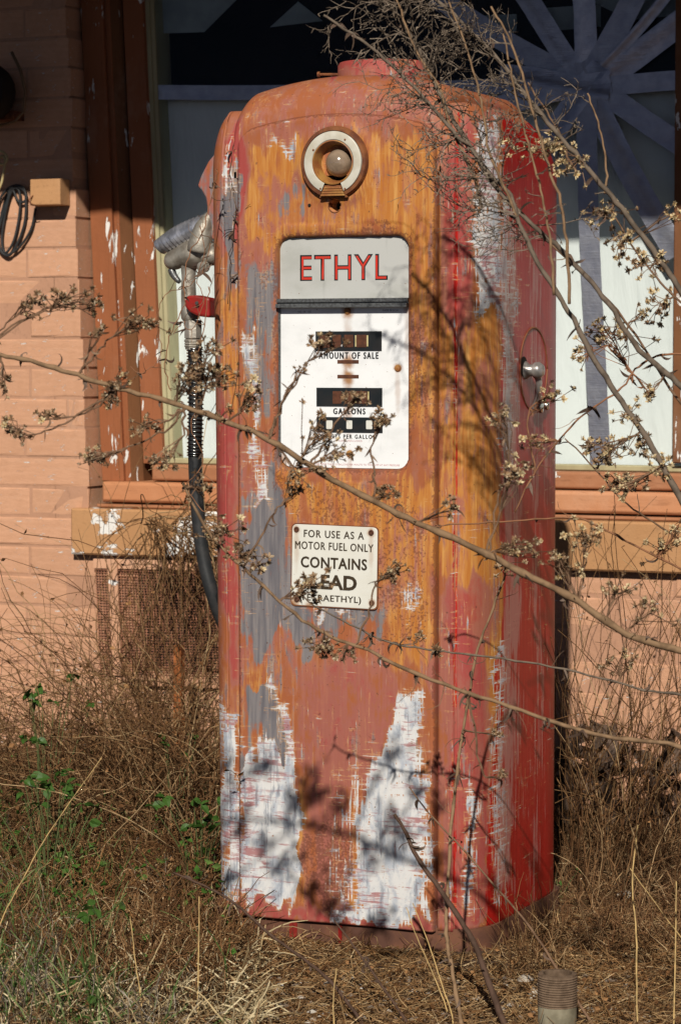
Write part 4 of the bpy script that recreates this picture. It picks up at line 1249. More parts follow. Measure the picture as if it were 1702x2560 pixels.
def bracts(mb, c, r, n=11, up=Vector((0, 0, 1)), rr=random):
    """a small dried daisy head: pointed bracts around a tuft"""
    up = Vector(up).normalized(); a = up.orthogonal().normalized(); b = up.cross(a)
    for k in range(n):
        t = 2 * math.pi * k / n + rr.uniform(-.25, .25); e = rr.uniform(.0, 1.0)
        d = (a * math.cos(t) + b * math.sin(t)) * math.cos(e) + up * math.sin(e)
        s_ = d.cross(up); s_ = s_.normalized() if s_.length > .01 else a
        L = r * rr.uniform(.8, 1.25)
        p0 = c - up * r * .15; m_ = c + d * L * .55; p1 = c + d * L + up * r * rr.uniform(-.25, .1)
        w = r * .24
        mb.add([p0, m_ - s_ * w, m_ + s_ * w, p1], [(0, 2, 1), (1, 2, 3)])
    # tuft
    for k in range(5):
        t = 2 * math.pi * k / 5
        d = (a * math.cos(t) + b * math.sin(t)) * .35 + up
        mb.add([c - a * r * .12 - up * r * .3, c + a * r * .12 - up * r * .3, c + d * r * rr.uniform(.35, .6)], [(0, 1, 2)])
    mb.add([c - a * r * .26 + up * -.25 * r, c + b * r * .26 - up * r * .25, c + a * r * .26 - up * r * .25, c - b * r * .26 - up * r * .25, c + up * r * .25],
           [(0, 1, 4), (1, 2, 4), (2, 3, 4), (3, 0, 4)])
HEADS = []
for gold in (0, 1):
    for k in range(5):
        mb = MB(); rr = random.Random(k + 10 * gold)
        bracts(mb, Vector((0, 0, 0)), 1.0, 11 + k % 3, (0, 0, 1), rr)
        if not gold and k % 2:   # fluffier, gone to seed
            for q in range(10):
                d = Vector((rr.gauss(0, .6), rr.gauss(0, .6), abs(rr.gauss(0, 1)))).normalized()
                s_ = d.orthogonal().normalized() * .10
                mb.add([d * .2 - s_, d * .2 + s_, d * rr.uniform(.8, 1.1)], [(0, 1, 2)])
        me = mb.mesh('flower_head_mesh'); me.materials.append(M['goldhead' if gold else 'head']); HEADS.append(me)
NHEAD = 0
def head(parent, p, r, gold=False):
    global NHEAD
    o = bpy.data.objects.new('flower_head', HEADS[(5 if gold else 0) + NHEAD % 5]); NHEAD += 1
    COL.objects.link(o); o.parent = parent
    b = Vector(parent['_base'])
    o.location = Vector(p) - b
    o.scale = (r, r, r)
    o.rotation_euler = (random.uniform(-.2, 2.0), random.uniform(-.9, .9), random.uniform(-1.2, 2.2))

def curl(mb, p, d, L, w, rr=random, n=7):
    """a shrivelled hanging leaf"""
    pts = [Vector(p)]; d = Vector(d).normalized()
    ax = Vector((rr.gauss(0, 1), rr.gauss(0, 1), rr.gauss(0, .5))).normalized()
    k = rr.uniform(-.7, .7)
    for i in range(n):
        d = (Matrix.Rotation(k, 3, ax) @ d + Vector((0, 0, -.18))).normalized()
        pts.append(pts[-1] + d * L / n)
    wid = [w * (.25 + math.sin(math.pi * min(i / n + .12, 1)) ** .7) for i in range(n + 1)]; wid[-1] = w * .08
    mb.ribbon(pts, wid, ax)

def interp(pts, n):
    P_ = [Vector(p) for p in pts]
    return spline(P_, n)

def crooked(P_, amp):
    o = [P_[0]]
    for p in P_[1:-1]:
        o.append(p + Vector((random.gauss(0, amp), random.gauss(0, amp), random.gauss(0, amp))))
    return o + [P_[-1]]

def stalk(name, label, cat, pts, m, px0, px1, group=None, nodes=True, curls=0, root=None, twm='thintwig', clusters=(), gold=False, amp=.0007, curl_sz=1.0, side=0, ribs=5):
    """pts: (x, y, distance) in 1568-wide picture units; the plant is built in the round at that distance"""
    W = [at(a * S, b * S, d) for a, b, d in pts]
    if pts[-1][0] > 1640 and W[-1].z > .03:      # beyond the picture the stem runs on down to its root
        e = W[-1]; dd = (W[-1] - W[-2]).normalized()
        W += [Vector((e.x + dd.x * .12, e.y + dd.y * .12, e.z * .45)), Vector((e.x + dd.x * .17, e.y + dd.y * .17, 0))]
    base = root if root is not None else W[-1]
    t = thing(name, tuple(base), label, cat, group)
    Q_ = crooked(spline(W, 5), amp)
    n = len(Q_)
    dep = sum(p[2] for p in pts) / len(pts)
    rad = []
    for i in range(n):
        r = (px0 + (px1 - px0) * i / (n - 1)) * S / 2 / F * dep
        if nodes and i % 4 == 0: r *= 1.28
        r *= 1 + random.gauss(0, .05)
        rad.append(r)
    mb = MB(); mb.tube(Q_, rad, 7); mb.build('stem', m, t, True)
    if curls or side:
        mb = MB(); tb = MB()
        for k in range(curls):
            i = random.randrange(1, n - 1)
            if nodes: i = min(n - 2, max(1, 4 * round(i / 4)))
            for _ in range(random.randint(1, 3)):
                curl(mb, Q_[i], (random.gauss(0, 1), random.gauss(0, 1), random.uniform(-1, .6)), random.uniform(.010, .030) * curl_sz, random.uniform(.0008, .0022) * curl_sz)
        if mb.v: mb.build('shrivelled_leaves', M['dryleaf'], t)['kind'] = 'stuff'
        for k in range(side):
            p = random.choice(Q_)
            d = Vector((random.gauss(0, 1), random.gauss(0, .6), random.gauss(0, 1))).normalized()
            q = [p]
            for j in range(4):
                d = (d + Vector((random.gauss(0, .35), random.gauss(0, .35), random.gauss(0, .35)))).normalized(); q.append(q[-1] + d * random.uniform(.006, .014))
            tb.tube(q, [.0007, .0006, .0005, .0004, .0003], 3)
        if tb.v: tb.build('side_shoots', M[twm], t)['kind'] = 'stuff'
    for cl in clusters:
        cluster(t, Q_, dep, **{'m': M[twm], 'gold': gold, **cl})
    t['_pts'] = 0
    return t, Q_

def cluster(t, Q_, dep, c, n, sp=(14, 12), anchor=None, m=None, gold=False, r=8.5, via=(), depth=None, hang=True):
    """a side branch that ends in a spray of dried flower heads around picture point c"""
    d_ = depth or dep
    C_ = at(c[0] * S, c[1] * S, d_)
    if anchor is None:
        # nearest stem point, a little towards the root
        A_ = min(Q_, key=lambda q: (q - C_).length)
    else:
        aa = at(anchor[0] * S, anchor[1] * S, dep); A_ = min(Q_, key=lambda q: (q - aa).length)
    P_ = [A_] + [at(v[0] * S, v[1] * S, d_) for v in via] + [C_]
    tw = crooked(spline(P_, 5), .0016)
    mb = MB(); k = len(tw)
    mb.tube(tw, [(.0017 - .0010 * i / k) for i in range(k)], 5)
    u = d_ / F * S
    for q in range(max(2, k // 2)):
        p = random.choice(tw)
        curl(mb, p, (random.gauss(0, 1), random.gauss(0, 1), random.uniform(-1, .5)), random.uniform(.008, .020), random.uniform(.0005, .0014))
    heads = []
    n = int(n * 2.1)
    for i in range(n):
        hpt = at((c[0] + random.gauss(0, sp[0])) * S, (c[1] + random.gauss(0, sp[1])) * S, d_ + random.gauss(0, .012))
        j = tw[random.randrange(max(1, k - 6), k)]
        mid = j.lerp(hpt, .5) + Vector((random.gauss(0, .003), random.gauss(0, .003), random.gauss(0, .003)))
        mb.tube([j, mid, hpt], [.0007, .0006, .0006], 3)
        if random.random() < .5: curl(mb, hpt, (random.gauss(0, 1), random.gauss(0, 1), -1), .006, .0006)
        heads.append((hpt, random.uniform(.7, 1.3) * r * u * 1.15))
    mb.build('side_branch', m, t)
    for p, r_ in heads: head(t, p, r_, gold if isinstance(gold, bool) else random.random() < gold)

GR = 'dead weed stalks leaning across the pump'
D1 = 3.35
# the long stem across the middle
stalk('weed_stalk', 'longest pale brown weed stalk, crossing the pump from edge to edge below the dials', 'weed',
      [(-60, 800, D1), (0, 818, D1), (90, 836, D1), (180, 865, D1), (270, 893, D1), (400, 928, D1), (530, 975, D1), (620, 1012, D1), (740, 1090, D1), (860, 1155, D1), (960, 1205, D1),
       (1100, 1265, D1), (1200, 1318, D1), (1330, 1385, D1), (1440, 1460, D1), (1568, 1500, D1), (1700, 1560, D1), (1850, 1700, D1)],
      M['stem'], 9.5, 19, GR, curls=34, side=14, gold=.15, clusters=[
          dict(c=(70, 705), n=8, sp=(20, 14), anchor=(0, 820), via=[(-20, 800), (20, 740)]),
          dict(c=(150, 690), n=13, sp=(28, 16), anchor=(0, 820), via=[(-25, 790), (60, 735), (110, 715)]),
          dict(c=(215, 690), n=7, sp=(18, 14), anchor=(0, 820), via=[(-20, 790), (100, 712)]),
          dict(c=(325, 735), n=12, sp=(24, 18), anchor=(185, 866), via=[(215, 822), (260, 775)]),
          dict(c=(230, 765), n=4, sp=(12, 8), anchor=(185, 866), via=[(205, 825)]),
          dict(c=(30, 990), n=9, sp=(22, 12), anchor=(270, 893), via=[(220, 930), (150, 975), (80, 1000)]),
          dict(c=(105, 960), n=6, sp=(14, 9), anchor=(270, 893), via=[(230, 930), (170, 960)]),
          dict(c=(12, 890), n=7, sp=(12, 16), anchor=(0, 820)),
          dict(c=(258, 910), n=10, sp=(14, 20)),
          dict(c=(280, 868), n=4, sp=(9, 8)),
          dict(c=(440, 870), n=17, sp=(22, 20), anchor=(400, 928)),
          dict(c=(500, 862), n=20, sp=(30, 20), anchor=(450, 945), via=[(470, 900)]),
          dict(c=(480, 800), n=8, sp=(18, 14), anchor=(450, 945), via=[(468, 860)]),
          dict(c=(580, 910), n=10, sp=(22, 18), anchor=(530, 975)),
          dict(c=(335, 985), n=9, sp=(18, 12), anchor=(420, 935), via=[(390, 965)]),
          dict(c=(220, 1055), n=10, sp=(20, 15), anchor=(420, 935), via=[(380, 990), (300, 1030)]),
          dict(c=(380, 1060), n=9, sp=(22, 14), anchor=(430, 940), via=[(420, 1000)]),
          dict(c=(500, 960), n=4, sp=(16, 10)),
          dict(c=(755, 790), n=8, sp=(14, 10), anchor=(620, 1012), via=[(640, 950), (670, 890), (710, 835)], r=10),
          dict(c=(690, 848), n=2, sp=(8, 5), anchor=(620, 1012), via=[(650, 930)]),
          dict(c=(815, 915), n=8, sp=(14, 8), anchor=(720, 1080), via=[(760, 1000), (790, 950)], r=9),
          dict(c=(735, 1000), n=13, sp=(22, 22), anchor=(700, 1065), r=8),
          dict(c=(770, 1040), n=9, sp=(20, 16), anchor=(720, 1080), r=8),
          dict(c=(878, 965), n=9, sp=(14, 12), anchor=(850, 1150), via=[(862, 1090), (858, 1020)], r=9),
          dict(c=(690, 1100), n=9, sp=(22, 16), anchor=(640, 1020)),
          dict(c=(880, 1135), n=8, sp=(18, 10)),
          dict(c=(1150, 960), n=7, sp=(14, 14), anchor=(1130, 1280), via=[(1140, 1180), (1170, 1060)], gold=.5),
          dict(c=(1185, 1085), n=12, sp=(18, 20), anchor=(1130, 1280), via=[(1150, 1180)]),
          dict(c=(1200, 1262), n=12, sp=(36, 14), anchor=(1130, 1280), gold=.5),
          dict(c=(1045, 1172), n=4, sp=(8, 16), anchor=(960, 1205)),
          dict(c=(1290, 1290), n=10, sp=(26, 18), anchor=(1330, 1385), gold=.6),
          dict(c=(1350, 1240), n=12, sp=(22, 16), anchor=(1330, 1385), via=[(1345, 1310)], gold=.5),
          dict(c=(1420, 1355), n=8, sp=(26, 16), anchor=(1400, 1430), gold=.3),
          dict(c=(1500, 1400), n=8, sp=(26, 18), anchor=(1440, 1460), gold=.3),
      ])
stalk('weed_stalk', 'second long stalk, starting beside the hose and running below the metal lead warning plate', 'weed',
      [(420, 1110, 3.42), (470, 1210, 3.42), (520, 1270, 3.42), (590, 1335, 3.42), (680, 1415, 3.42), (760, 1465, 3.42), (850, 1500, 3.42), (940, 1545, 3.42), (1080, 1597, 3.42), (1200, 1635, 3.42), (1300, 1672, 3.42), (1420, 1700, 3.42), (1568, 1722, 3.42), (1720, 1800, 3.42)],
      M['stem'], 6, 11, GR, curls=30, side=10, gold=.1, clusters=[
          dict(c=(510, 1225), n=16, sp=(26, 18)), dict(c=(560, 1275), n=9, sp=(18, 14)), dict(c=(600, 1300), n=5, sp=(14, 10)),
          dict(c=(455, 1120), n=7, sp=(22, 16), anchor=(430, 1120)), dict(c=(715, 1350), n=16, sp=(24, 18), anchor=(650, 1390), r=9),
          dict(c=(740, 1490), n=13, sp=(24, 12)), dict(c=(790, 1510), n=6, sp=(14, 8)), dict(c=(905, 1318), n=9, sp=(16, 16), anchor=(820, 1490), via=[(845, 1420), (862, 1350)]),
          dict(c=(690, 1130), n=6, sp=(18, 12), anchor=(560, 1300), via=[(610, 1220), (650, 1160)]),
          dict(c=(1160, 1785), n=3, sp=(10, 6), anchor=(1080, 1597), via=[(1100, 1720), (1120, 1790)]),
      ])
stalk('weed_stalk', 'thin stalk with beaded nodes, running right from under the warning plate', 'weed',
      [(690, 1370, 3.95), (750, 1410, 3.95), (820, 1445, 3.95), (900, 1480, 3.95), (1000, 1498, 3.95), (1110, 1510, 3.95), (1240, 1530, 3.95), (1380, 1560, 3.95), (1480, 1590, 3.95), (1568, 1600, 3.95), (1700, 1640, 3.95)],
      M['greystem'], 3.5, 6, GR, curls=18, side=8, clusters=[dict(c=(960, 1468), n=3, sp=(10, 6)), dict(c=(1005, 1500), n=3, sp=(6, 6)), dict(c=(1430, 1530), n=8, sp=(24, 16), gold=.3)])
stalk('weed_stalk', 'pale upright stalk in front of the red corner seam, from ground to mid height', 'weed',
      [(1160, 1335, 4.05), (1128, 1420, 4.05), (1095, 1510, 4.05), (1080, 1600, 4.05), (1062, 1700, 4.05), (1050, 1800, 4.03), (1040, 1900, 4.0), (1030, 2050, 3.97), (1028, 2150, 3.93), (1040, 2230, 3.9), (1058, 2330, 3.86), (1066, 2400, 3.84)],
      M['stem'], 5, 10, GR, curls=18, side=12, clusters=[dict(c=(1135, 1690), n=3, sp=(8, 6)), dict(c=(1165, 1300), n=5, sp=(14, 14))])
stalk('weed_stalk', 'reddish arching stalk curving down from the right edge over the tape', 'weed',
      [(1260, 1300, 4.0), (1185, 1180, 4.0), (1230, 1090, 4.0), (1290, 1010, 4.0), (1350, 950, 4.0), (1425, 900, 4.0), (1455, 860, 4.0), (1500, 825, 4.0), (1568, 815, 4.0), (1700, 840, 4.0)][1:],
      M['redstem'], 3.5, 6, GR, curls=12, side=10, twm='redstem', gold=.8, clusters=[
          dict(c=(1265, 905), n=8, sp=(14, 12), anchor=(1230, 1090), via=[(1215, 960)]), dict(c=(1245, 1015), n=7, sp=(26, 10), anchor=(1290, 1010)),
          dict(c=(1340, 820), n=5, sp=(12, 12), anchor=(1455, 860), via=[(1400, 800)]), dict(c=(1400, 770), n=14, sp=(40, 16), anchor=(1455, 860)),
          dict(c=(1500, 905), n=4, sp=(10, 8), anchor=(1455, 860))])
stalk('weed_stalk', 'thin horizontal stalk between the warning plate height and the brick at right', 'weed',
      [(990, 1215, 4.0), (1060, 1207, 4.0), (1180, 1200, 4.0), (1300, 1192, 4.0), (1350, 1200, 4.0), (1440, 1245, 4.0), (1568, 1310, 4.0), (1700, 1370, 4.0)],
      M['redstem'], 3, 6, GR, curls=10, side=8, twm='redstem', gold=.8, clusters=[dict(c=(1380, 1215), n=2, sp=(8, 6)), dict(c=(1520, 1260), n=9, sp=(22, 14)), dict(c=(1560, 1210), n=6, sp=(16, 14))])

# ---- the leaning bush at the upper right
def bushtwigs(t, Q_, dep, n, left=.7, L=(40, 120), m='greystem', rng=None, lo=0.0, hi=1.0):
    rr = rng or random
    mb = MB()
    def grow(x, y, d, ang, length, r, lev):
        P_ = [at(x * S, y * S, d)]; steps = max(3, int(length / 9)); a = ang
        k = rr.gauss(0, .05)
        for i in range(steps):
            a += rr.gauss(0, .15) + k
            x += math.cos(a) * length / steps; y += math.sin(a) * length / steps; d += rr.gauss(0, .004)
            P_.append(at(x * S, y * S, d))
            if lev > 0 and i > 0 and rr.random() < (.50 if lev > 1 else .38):
                grow(x, y, d, a + rr.choice((-1, 1)) * rr.uniform(.35, .95), length * rr.uniform(.22, .5), r * .65, lev - 1)
            if rr.random() < .16:
                curl(mb, P_[-1], (rr.gauss(0, 1), rr.gauss(0, 1), rr.gauss(0, 1)), rr.uniform(.004, .010), rr.uniform(.0004, .0010))
        k_ = len(P_)
        mb.tube(P_, [max(.00028, r * (1 - .6 * i / k_)) for i in range(k_)], 3, cap=False)
    N_ = len(Q_)
    for k in range(n):
        i = int(N_ * rr.uniform(lo, hi)); i = min(max(i, 1), N_ - 1)
        q = proj([tuple(Q_[i])])[0] / S
        if rr.random() < left: ang = math.pi + rr.gauss(.12, .42)      # to the left
        else: ang = rr.uniform(-math.pi, 0) * .9
        grow(q[0], q[1], dep + rr.gauss(0, .01), ang, rr.uniform(*L), rr.uniform(.0008, .0014), 2)
    mb.build('twigs', M[m], t)['kind'] = 'stuff'

GB = 'tall dead stems leaning in from the upper right'
DB = 3.68
def bstem(label, pts, w0, w1, n, left, L, dep=DB, m='greystem', twig='greystem', lo=0., hi=1., **kw):
    t, Q_ = stalk('weed_stalk', label, 'weed', [(a, b, dep) for a, b in pts], M[m], w0, w1, GB, nodes=False, amp=.0007, **kw)
    if n: bushtwigs(t, Q_, dep, n, left, L, twig, lo=lo, hi=hi)
    return t
bstem('thick grey stem from the top centre down to the right edge beside the crank handle', [(745, 35), (800, 70), (850, 105), (905, 155), (965, 210), (1030, 290), (1085, 345), (1135, 410), (1175, 450), (1190, 500), (1230, 590), (1275, 665), (1320, 735), (1370, 830), (1430, 925), (1490, 1010), (1550, 1120), (1640, 1290), (1800, 1600)],
      6, 17, 20, .88, (60, 200), lo=.22, hi=.50, curls=10, clusters=[dict(c=(1450, 955), n=8, sp=(14, 20), gold=.6), dict(c=(1400, 1035), n=12, sp=(26, 16), gold=.6), dict(c=(1475, 1030), n=9, sp=(14, 22), gold=.6), dict(c=(1445, 1120), n=10, sp=(22, 16), gold=.6), dict(c=(1530, 1080), n=8, sp=(16, 20), gold=.6)])
bstem('thick twisted grey stem crossing the red shoulder of the pump to the right edge', [(870, -20), (930, 60), (980, 140), (1005, 200), (1045, 280), (1090, 350), (1140, 430), (1210, 505), (1290, 575), (1340, 625), (1400, 700), (1460, 790), (1520, 850), (1600, 920), (1800, 1120)],
      9, 15, 40, .62, (50, 170), lo=.02, hi=.5, dep=3.72, curls=20, clusters=[dict(c=(1480, 720), n=4, sp=(12, 10), gold=.6), dict(c=(1500, 905), n=3, sp=(8, 8), gold=.6)])
bstem('thick grey stem passing just above the right shoulder of the pump', [(960, -30), (1030, 20), (1090, 80), (1150, 140), (1200, 205), (1250, 270), (1310, 340), (1370, 410), (1430, 480), (1490, 560), (1540, 630), (1600, 720), (1800, 1000)],
      8, 16, 30, .55, (40, 130), lo=0.0, hi=.42, dep=3.77, curls=12, gold=1.0, clusters=[
          dict(c=(1255, 350), n=14, sp=(26, 22), anchor=(1310, 340), gold=1.0), dict(c=(1215, 345), n=6, sp=(30, 12), anchor=(1300, 330), gold=1.0),
          dict(c=(1330, 360), n=9, sp=(24, 18), gold=1.0), dict(c=(1390, 490), n=12, sp=(24, 22), gold=.7), dict(c=(1430, 560), n=10, sp=(20, 24), gold=.6), dict(c=(1500, 610), n=9, sp=(18, 22), gold=.6),
          dict(c=(1300, 395), n=3, sp=(12, 8), gold=1.0)])
bstem('slender pale stem, rising furthest to the top centre', [(905, -20), (935, 60), (965, 130), (1010, 200), (1040, 300), (1085, 390), (1110, 480)], 5, 7, 38, .55, (30, 120), dep=3.69, m='stem')
bstem('slender pale stem left of the two straight upright ones', [(1020, -25), (1055, 60), (1090, 160), (1110, 250), (1125, 350), (1160, 430), (1190, 500)], 4, 7, 26, .5, (30, 110), dep=3.66, m='stem')
bstem('first of two long straight upright stems over the red shell', [(1158, 75), (1175, 160), (1190, 230), (1215, 330), (1240, 420), (1258, 500), (1268, 570), (1275, 680)], 4, 7, 7, .5, (20, 60), dep=3.64, m='stem')
bstem('second of two long straight upright stems over the red shell, nearer the shoulder', [(1130, 15), (1170, 85), (1200, 170), (1230, 270), (1255, 360), (1290, 470), (1305, 580), (1310, 700)], 5, 8, 8, .5, (20, 70), dep=3.63, m='stem')
bstem('short bare stem against the navy tape, below the star centre', [(1352, 215), (1375, 280), (1392, 350), (1396, 415), (1392, 445)], 4, 6, 2, .5, (15, 30), dep=4.05, m='stem')
bstem('dark slender stem just right of the pump shoulder', [(1215, 190), (1250, 245), (1290, 310), (1310, 370), (1335, 400)], 4, 6, 5, .5, (20, 60), dep=4.0, m='thintwig')
bstem('bare brown stem running off the right edge at mid height', [(1150, 470), (1240, 540), (1350, 640), (1440, 740), (1568, 930), (1700, 1100)][1:], 5, 7, 4, .5, (20, 50), dep=4.1, m='thintwig', clusters=[dict(c=(1410, 770), n=6, sp=(22, 12), gold=.5)])
bstem('knotty stem at the far right edge', [(1405, 480), (1450, 560), (1510, 640), (1568, 700), (1700, 850)], 4, 8, 6, .5, (20, 60), dep=3.9, m='thintwig', clusters=[dict(c=(1520, 700), n=10, sp=(22, 28), gold=.6), dict(c=(1550, 490), n=4, sp=(10, 12), gold=.8), dict(c=(1470, 610), n=7, sp=(20, 18), gold=.6)])
bstem('stem low at the right edge with pale seed heads beside the brick', [(1300, 1010), (1370, 1080), (1430, 1150), (1500, 1200), (1568, 1245), (1700, 1330)], 3, 6, 4, .5, (20, 50), dep=4.1, m='thintwig', clusters=[dict(c=(1405, 1045), n=8, sp=(24, 14), gold=.7), dict(c=(1420, 1110), n=9, sp=(22, 14), gold=.7), dict(c=(1360, 1020), n=4, sp=(12, 10), gold=.7)])
# a few twigs out of the picture above that throw the soft shadows on the lower half of the pump
# ---- vines round the nozzle
def vine(label, pts, w, dep=4.35, m='redstem'):
    t, Q_ = stalk('dead_vine', label, 'vine', [(a, b, dep) for a, b in pts], M[m], w, w, 'thin dead vines round the nozzle', nodes=False, curls=5, side=6, amp=.0012)
vine('thin dead vine climbing past the boot to the nozzle', [(500, 390), (497, 420), (478, 480), (470, 530), (440, 580), (425, 640), (425, 700), (395, 760), (380, 840), (395, 900)], 2.4)
vine('looping dead vine left of the nozzle neck', [(485, 560), (470, 620), (430, 660), (380, 680), (362, 740), (370, 820), (330, 860), (300, 845)], 1.8)
vine('dead vine wound round the hose spring', [(480, 660), (470, 750), (455, 830), (475, 900), (440, 980), (470, 1060), (430, 1120), (475, 1180)], 2.2)
vine('dead vine hanging beside the nozzle lever', [(460, 520), (470, 590), (455, 640), (470, 700), (440, 760), (420, 740), (400, 770)], 1.8)
vine('dark dead vine against the left red strip', [(540, 330), (530, 400), (545, 470), (538, 530), (530, 600), (525, 700)], 2.0, 4.40, 'darkstem')

# ---- straws and sticks low down
GS = 'dry straws standing in front of the pump'
def straw(label, pts, w0, w1, m='straw', name='straw', cat='straw', curls=0, grp=GS, **kw):
    stalk(name, label, cat, pts, M[m], w0, w1, grp, nodes=False, amp=.0003, curls=curls, **kw)
straw('long yellow straw slanting up from the left edge', [(235, 1745, 4.0), (160, 1850, 4.0), (100, 1940, 4.0), (45, 2040, 3.95), (0, 2130, 3.9), (-40, 2260, 3.86)], 1.8, 3.2)
straw('upright yellow straw left of the pump base', [(459, 2065, 3.9), (458, 2200, 3.87), (456, 2300, 3.85), (457, 2400, 3.82)], 2.5, 4)
straw('tall bright straw near the right edge', [(1468, 1900, 3.9), (1455, 2030, 3.88), (1464, 2150, 3.86), (1466, 2300, 3.84), (1468, 2400, 3.82)], 3, 5)
straw('straw at the far right edge', [(1556, 2030, 3.9), (1555, 2150, 3.88), (1550, 2380, 3.82)], 3, 4)
straw('thin straw slanting to the right edge', [(1450, 2000, 3.9), (1500, 2070, 3.9), (1568, 2160, 3.9), (1640, 2250, 3.9)], 2, 3)
straw('curved straw right of centre, leaning left', [(950, 2080, 3.95), (985, 2170, 3.9), (1015, 2260, 3.87), (1040, 2340, 3.85), (1048, 2400, 3.82)], 2, 4)
straw('straw beside the curved one, a little to its left', [(935, 2090, 3.95), (960, 2160, 3.92), (1000, 2250, 3.88), (1030, 2330, 3.85)], 2, 3)
straw('short straw in the bottom centre', [(775, 2230, 3.86), (768, 2300, 3.84), (770, 2400, 3.82)], 2.5, 4)
straw('thin straw at lower left centre', [(300, 2110, 3.9), (310, 2200, 3.88), (325, 2300, 3.85), (335, 2400, 3.82)], 2, 3)
GT = 'dark woody sticks leaning on the ground'
straw('thick dark stick with a blunt top, leaning in front of the white paint', [(908, 1875, 4.0), (935, 1920, 4.0), (960, 1975, 3.98), (1010, 2045, 3.95), (1060, 2120, 3.92), (1095, 2180, 3.9), (1120, 2250, 3.87), (1150, 2330, 3.85), (1185, 2420, 3.82)], 8, 17, 'darkstem', 'stick', 'stick', 6, GT)
straw('long dark stick from the left weeds to the bottom centre', [(400, 2010, 4.1), (470, 2040, 4.08), (540, 2080, 4.05), (620, 2150, 4.0), (700, 2210, 3.95), (760, 2260, 3.9), (830, 2350, 3.85), (870, 2420, 3.82)], 5, 9, 'darkstem', 'stick', 'stick', 4, GT)
straw('thin brown stem crossing the white paint toward the pipe stub', [(942, 1812, 4.0), (985, 1870, 4.0), (1060, 1950, 3.98), (1130, 2030, 3.95), (1200, 2110, 3.92), (1250, 2180, 3.88), (1300, 2260, 3.85), (1370, 2370, 3.82)], 3, 7, 'thintwig', 'stick', 'stick', 8, GT)
straw('dark bent stick lying across the bottom right', [(770, 2120, 3.95), (830, 2200, 3.92), (900, 2300, 3.88), (960, 2390, 3.85)], 4, 8, 'darkstem', 'stick', 'stick', 4, GT)

# ------------------------------------------------------------------ masses of dry growth
def strands(name, P0, D0, L, r, k, sig, grav, m, sides=3, zmin=.002, label=None, seed=1, sway=None):
    g = np.random.default_rng(seed); n = len(P0)
    P = np.zeros((n, k, 3)); P[:, 0] = P0; D = D0 / np.linalg.norm(D0, axis=1, keepdims=True)
    K = g.normal(0, 1, (n, 3)) * sig * .6
    for i in range(1, k):
        D = D + K * .5 + g.normal(0, 1, (n, 3)) * sig + np.array([0, 0, -1]) * grav
        D /= np.linalg.norm(D, axis=1, keepdims=True)
        P[:, i] = P[:, i - 1] + D * (L / (k - 1))[:, None]
        low = P[:, i, 2] < zmin
        P[low, i, 2] = zmin; D[low, 2] = np.abs(D[low, 2]) * .2
    T = np.gradient(P, axis=1); T /= np.linalg.norm(T, axis=2, keepdims=True) + 1e-9
    A = np.cross(T, g.normal(0, 1, (n, 1, 3))); A /= np.linalg.norm(A, axis=2, keepdims=True) + 1e-9
    B = np.cross(T, A)
    R = r[:, None] * np.linspace(1, .45, k)[None]
    if sides == 2:
        V = np.stack([P - A * R[..., None], P + A * R[..., None]], 2)
    else:
        V = np.stack([P + (A * math.cos(2 * math.pi * s_ / sides) + B * math.sin(2 * math.pi * s_ / sides)) * R[..., None] for s_ in range(sides)], 2)
    V = V.reshape(-1, 3)
    base = (np.arange(n)[:, None] * k + np.arange(k - 1)[None]) * sides
    Qs = []
    for s_ in range(sides if sides > 2 else 1):
        s2 = (s_ + 1) % sides
        Qs.append(np.stack([base + s_, base + s2, base + sides + s2, base + sides + s_], -1).reshape(-1, 4))
    o = np_mesh(name, V, np.concatenate(Qs), m)
    tag(o, label, kind='stuff')
    return o, P

def ground_pts(n, x0, x1, y0, y1, seed, dens=None):
    """random points on the ground whose picture position lies in the given window (picture units of 1568)"""
    g = np.random.default_rng(seed); out = []
    A_ = np.array([tuple(hz(a * S, b * S, 0)) for a, b in ((x0, y0), (x1, y0), (x0, y1), (x1, y1))])
    lo, hi = A_.min(0), A_.max(0)
    while sum(len(o) for o in out) < n:
        p = np.stack([g.uniform(lo[0], hi[0], n), g.uniform(lo[1], hi[1], n), np.zeros(n)], 1)
        q = proj(p) / S
        ok = (q[:, 0] > x0) & (q[:, 0] < x1) & (q[:, 1] > y0) & (q[:, 1] < y1) & (p[:, 1] < WY - .03)
        ok &= ~((np.abs(p[:, 0]) < .262) & (np.abs(p[:, 1]) < .222))
        if dens is not None: ok &= g.uniform(0, 1, n) < dens(q, p)
        out.append(p[ok])
    return np.concatenate(out)[:n]

def leaves(name, C, size, m, label, seed=1, up=.0):
    g = np.random.default_rng(seed); n = len(C)
    a = g.normal(0, 1, (n, 3)); a[:, 2] *= .7; a /= np.linalg.norm(a, axis=1, keepdims=True)
    b = np.cross(a, g.normal(0, 1, (n, 3))); b /= np.linalg.norm(b, axis=1, keepdims=True)
    c = np.cross(a, b)
    s_ = size[:, None]
    V = np.stack([C, C + a * s_ * .5 + b * s_ * .34 + c * s_ * .18, C + a * s_, C + a * s_ * .5 - b * s_ * .34 + c * s_ * .18, C + a * s_ * .52 - c * s_ * .05], 1).reshape(-1, 3)
    i = np.arange(n) * 5
    Q = np.concatenate([np.stack([i, i + 1, i + 2, i + 4], 1), np.stack([i, i + 4, i + 2, i + 3], 1)])
    o = np_mesh(name, V, Q, m); tag(o, label, kind='stuff'); return o

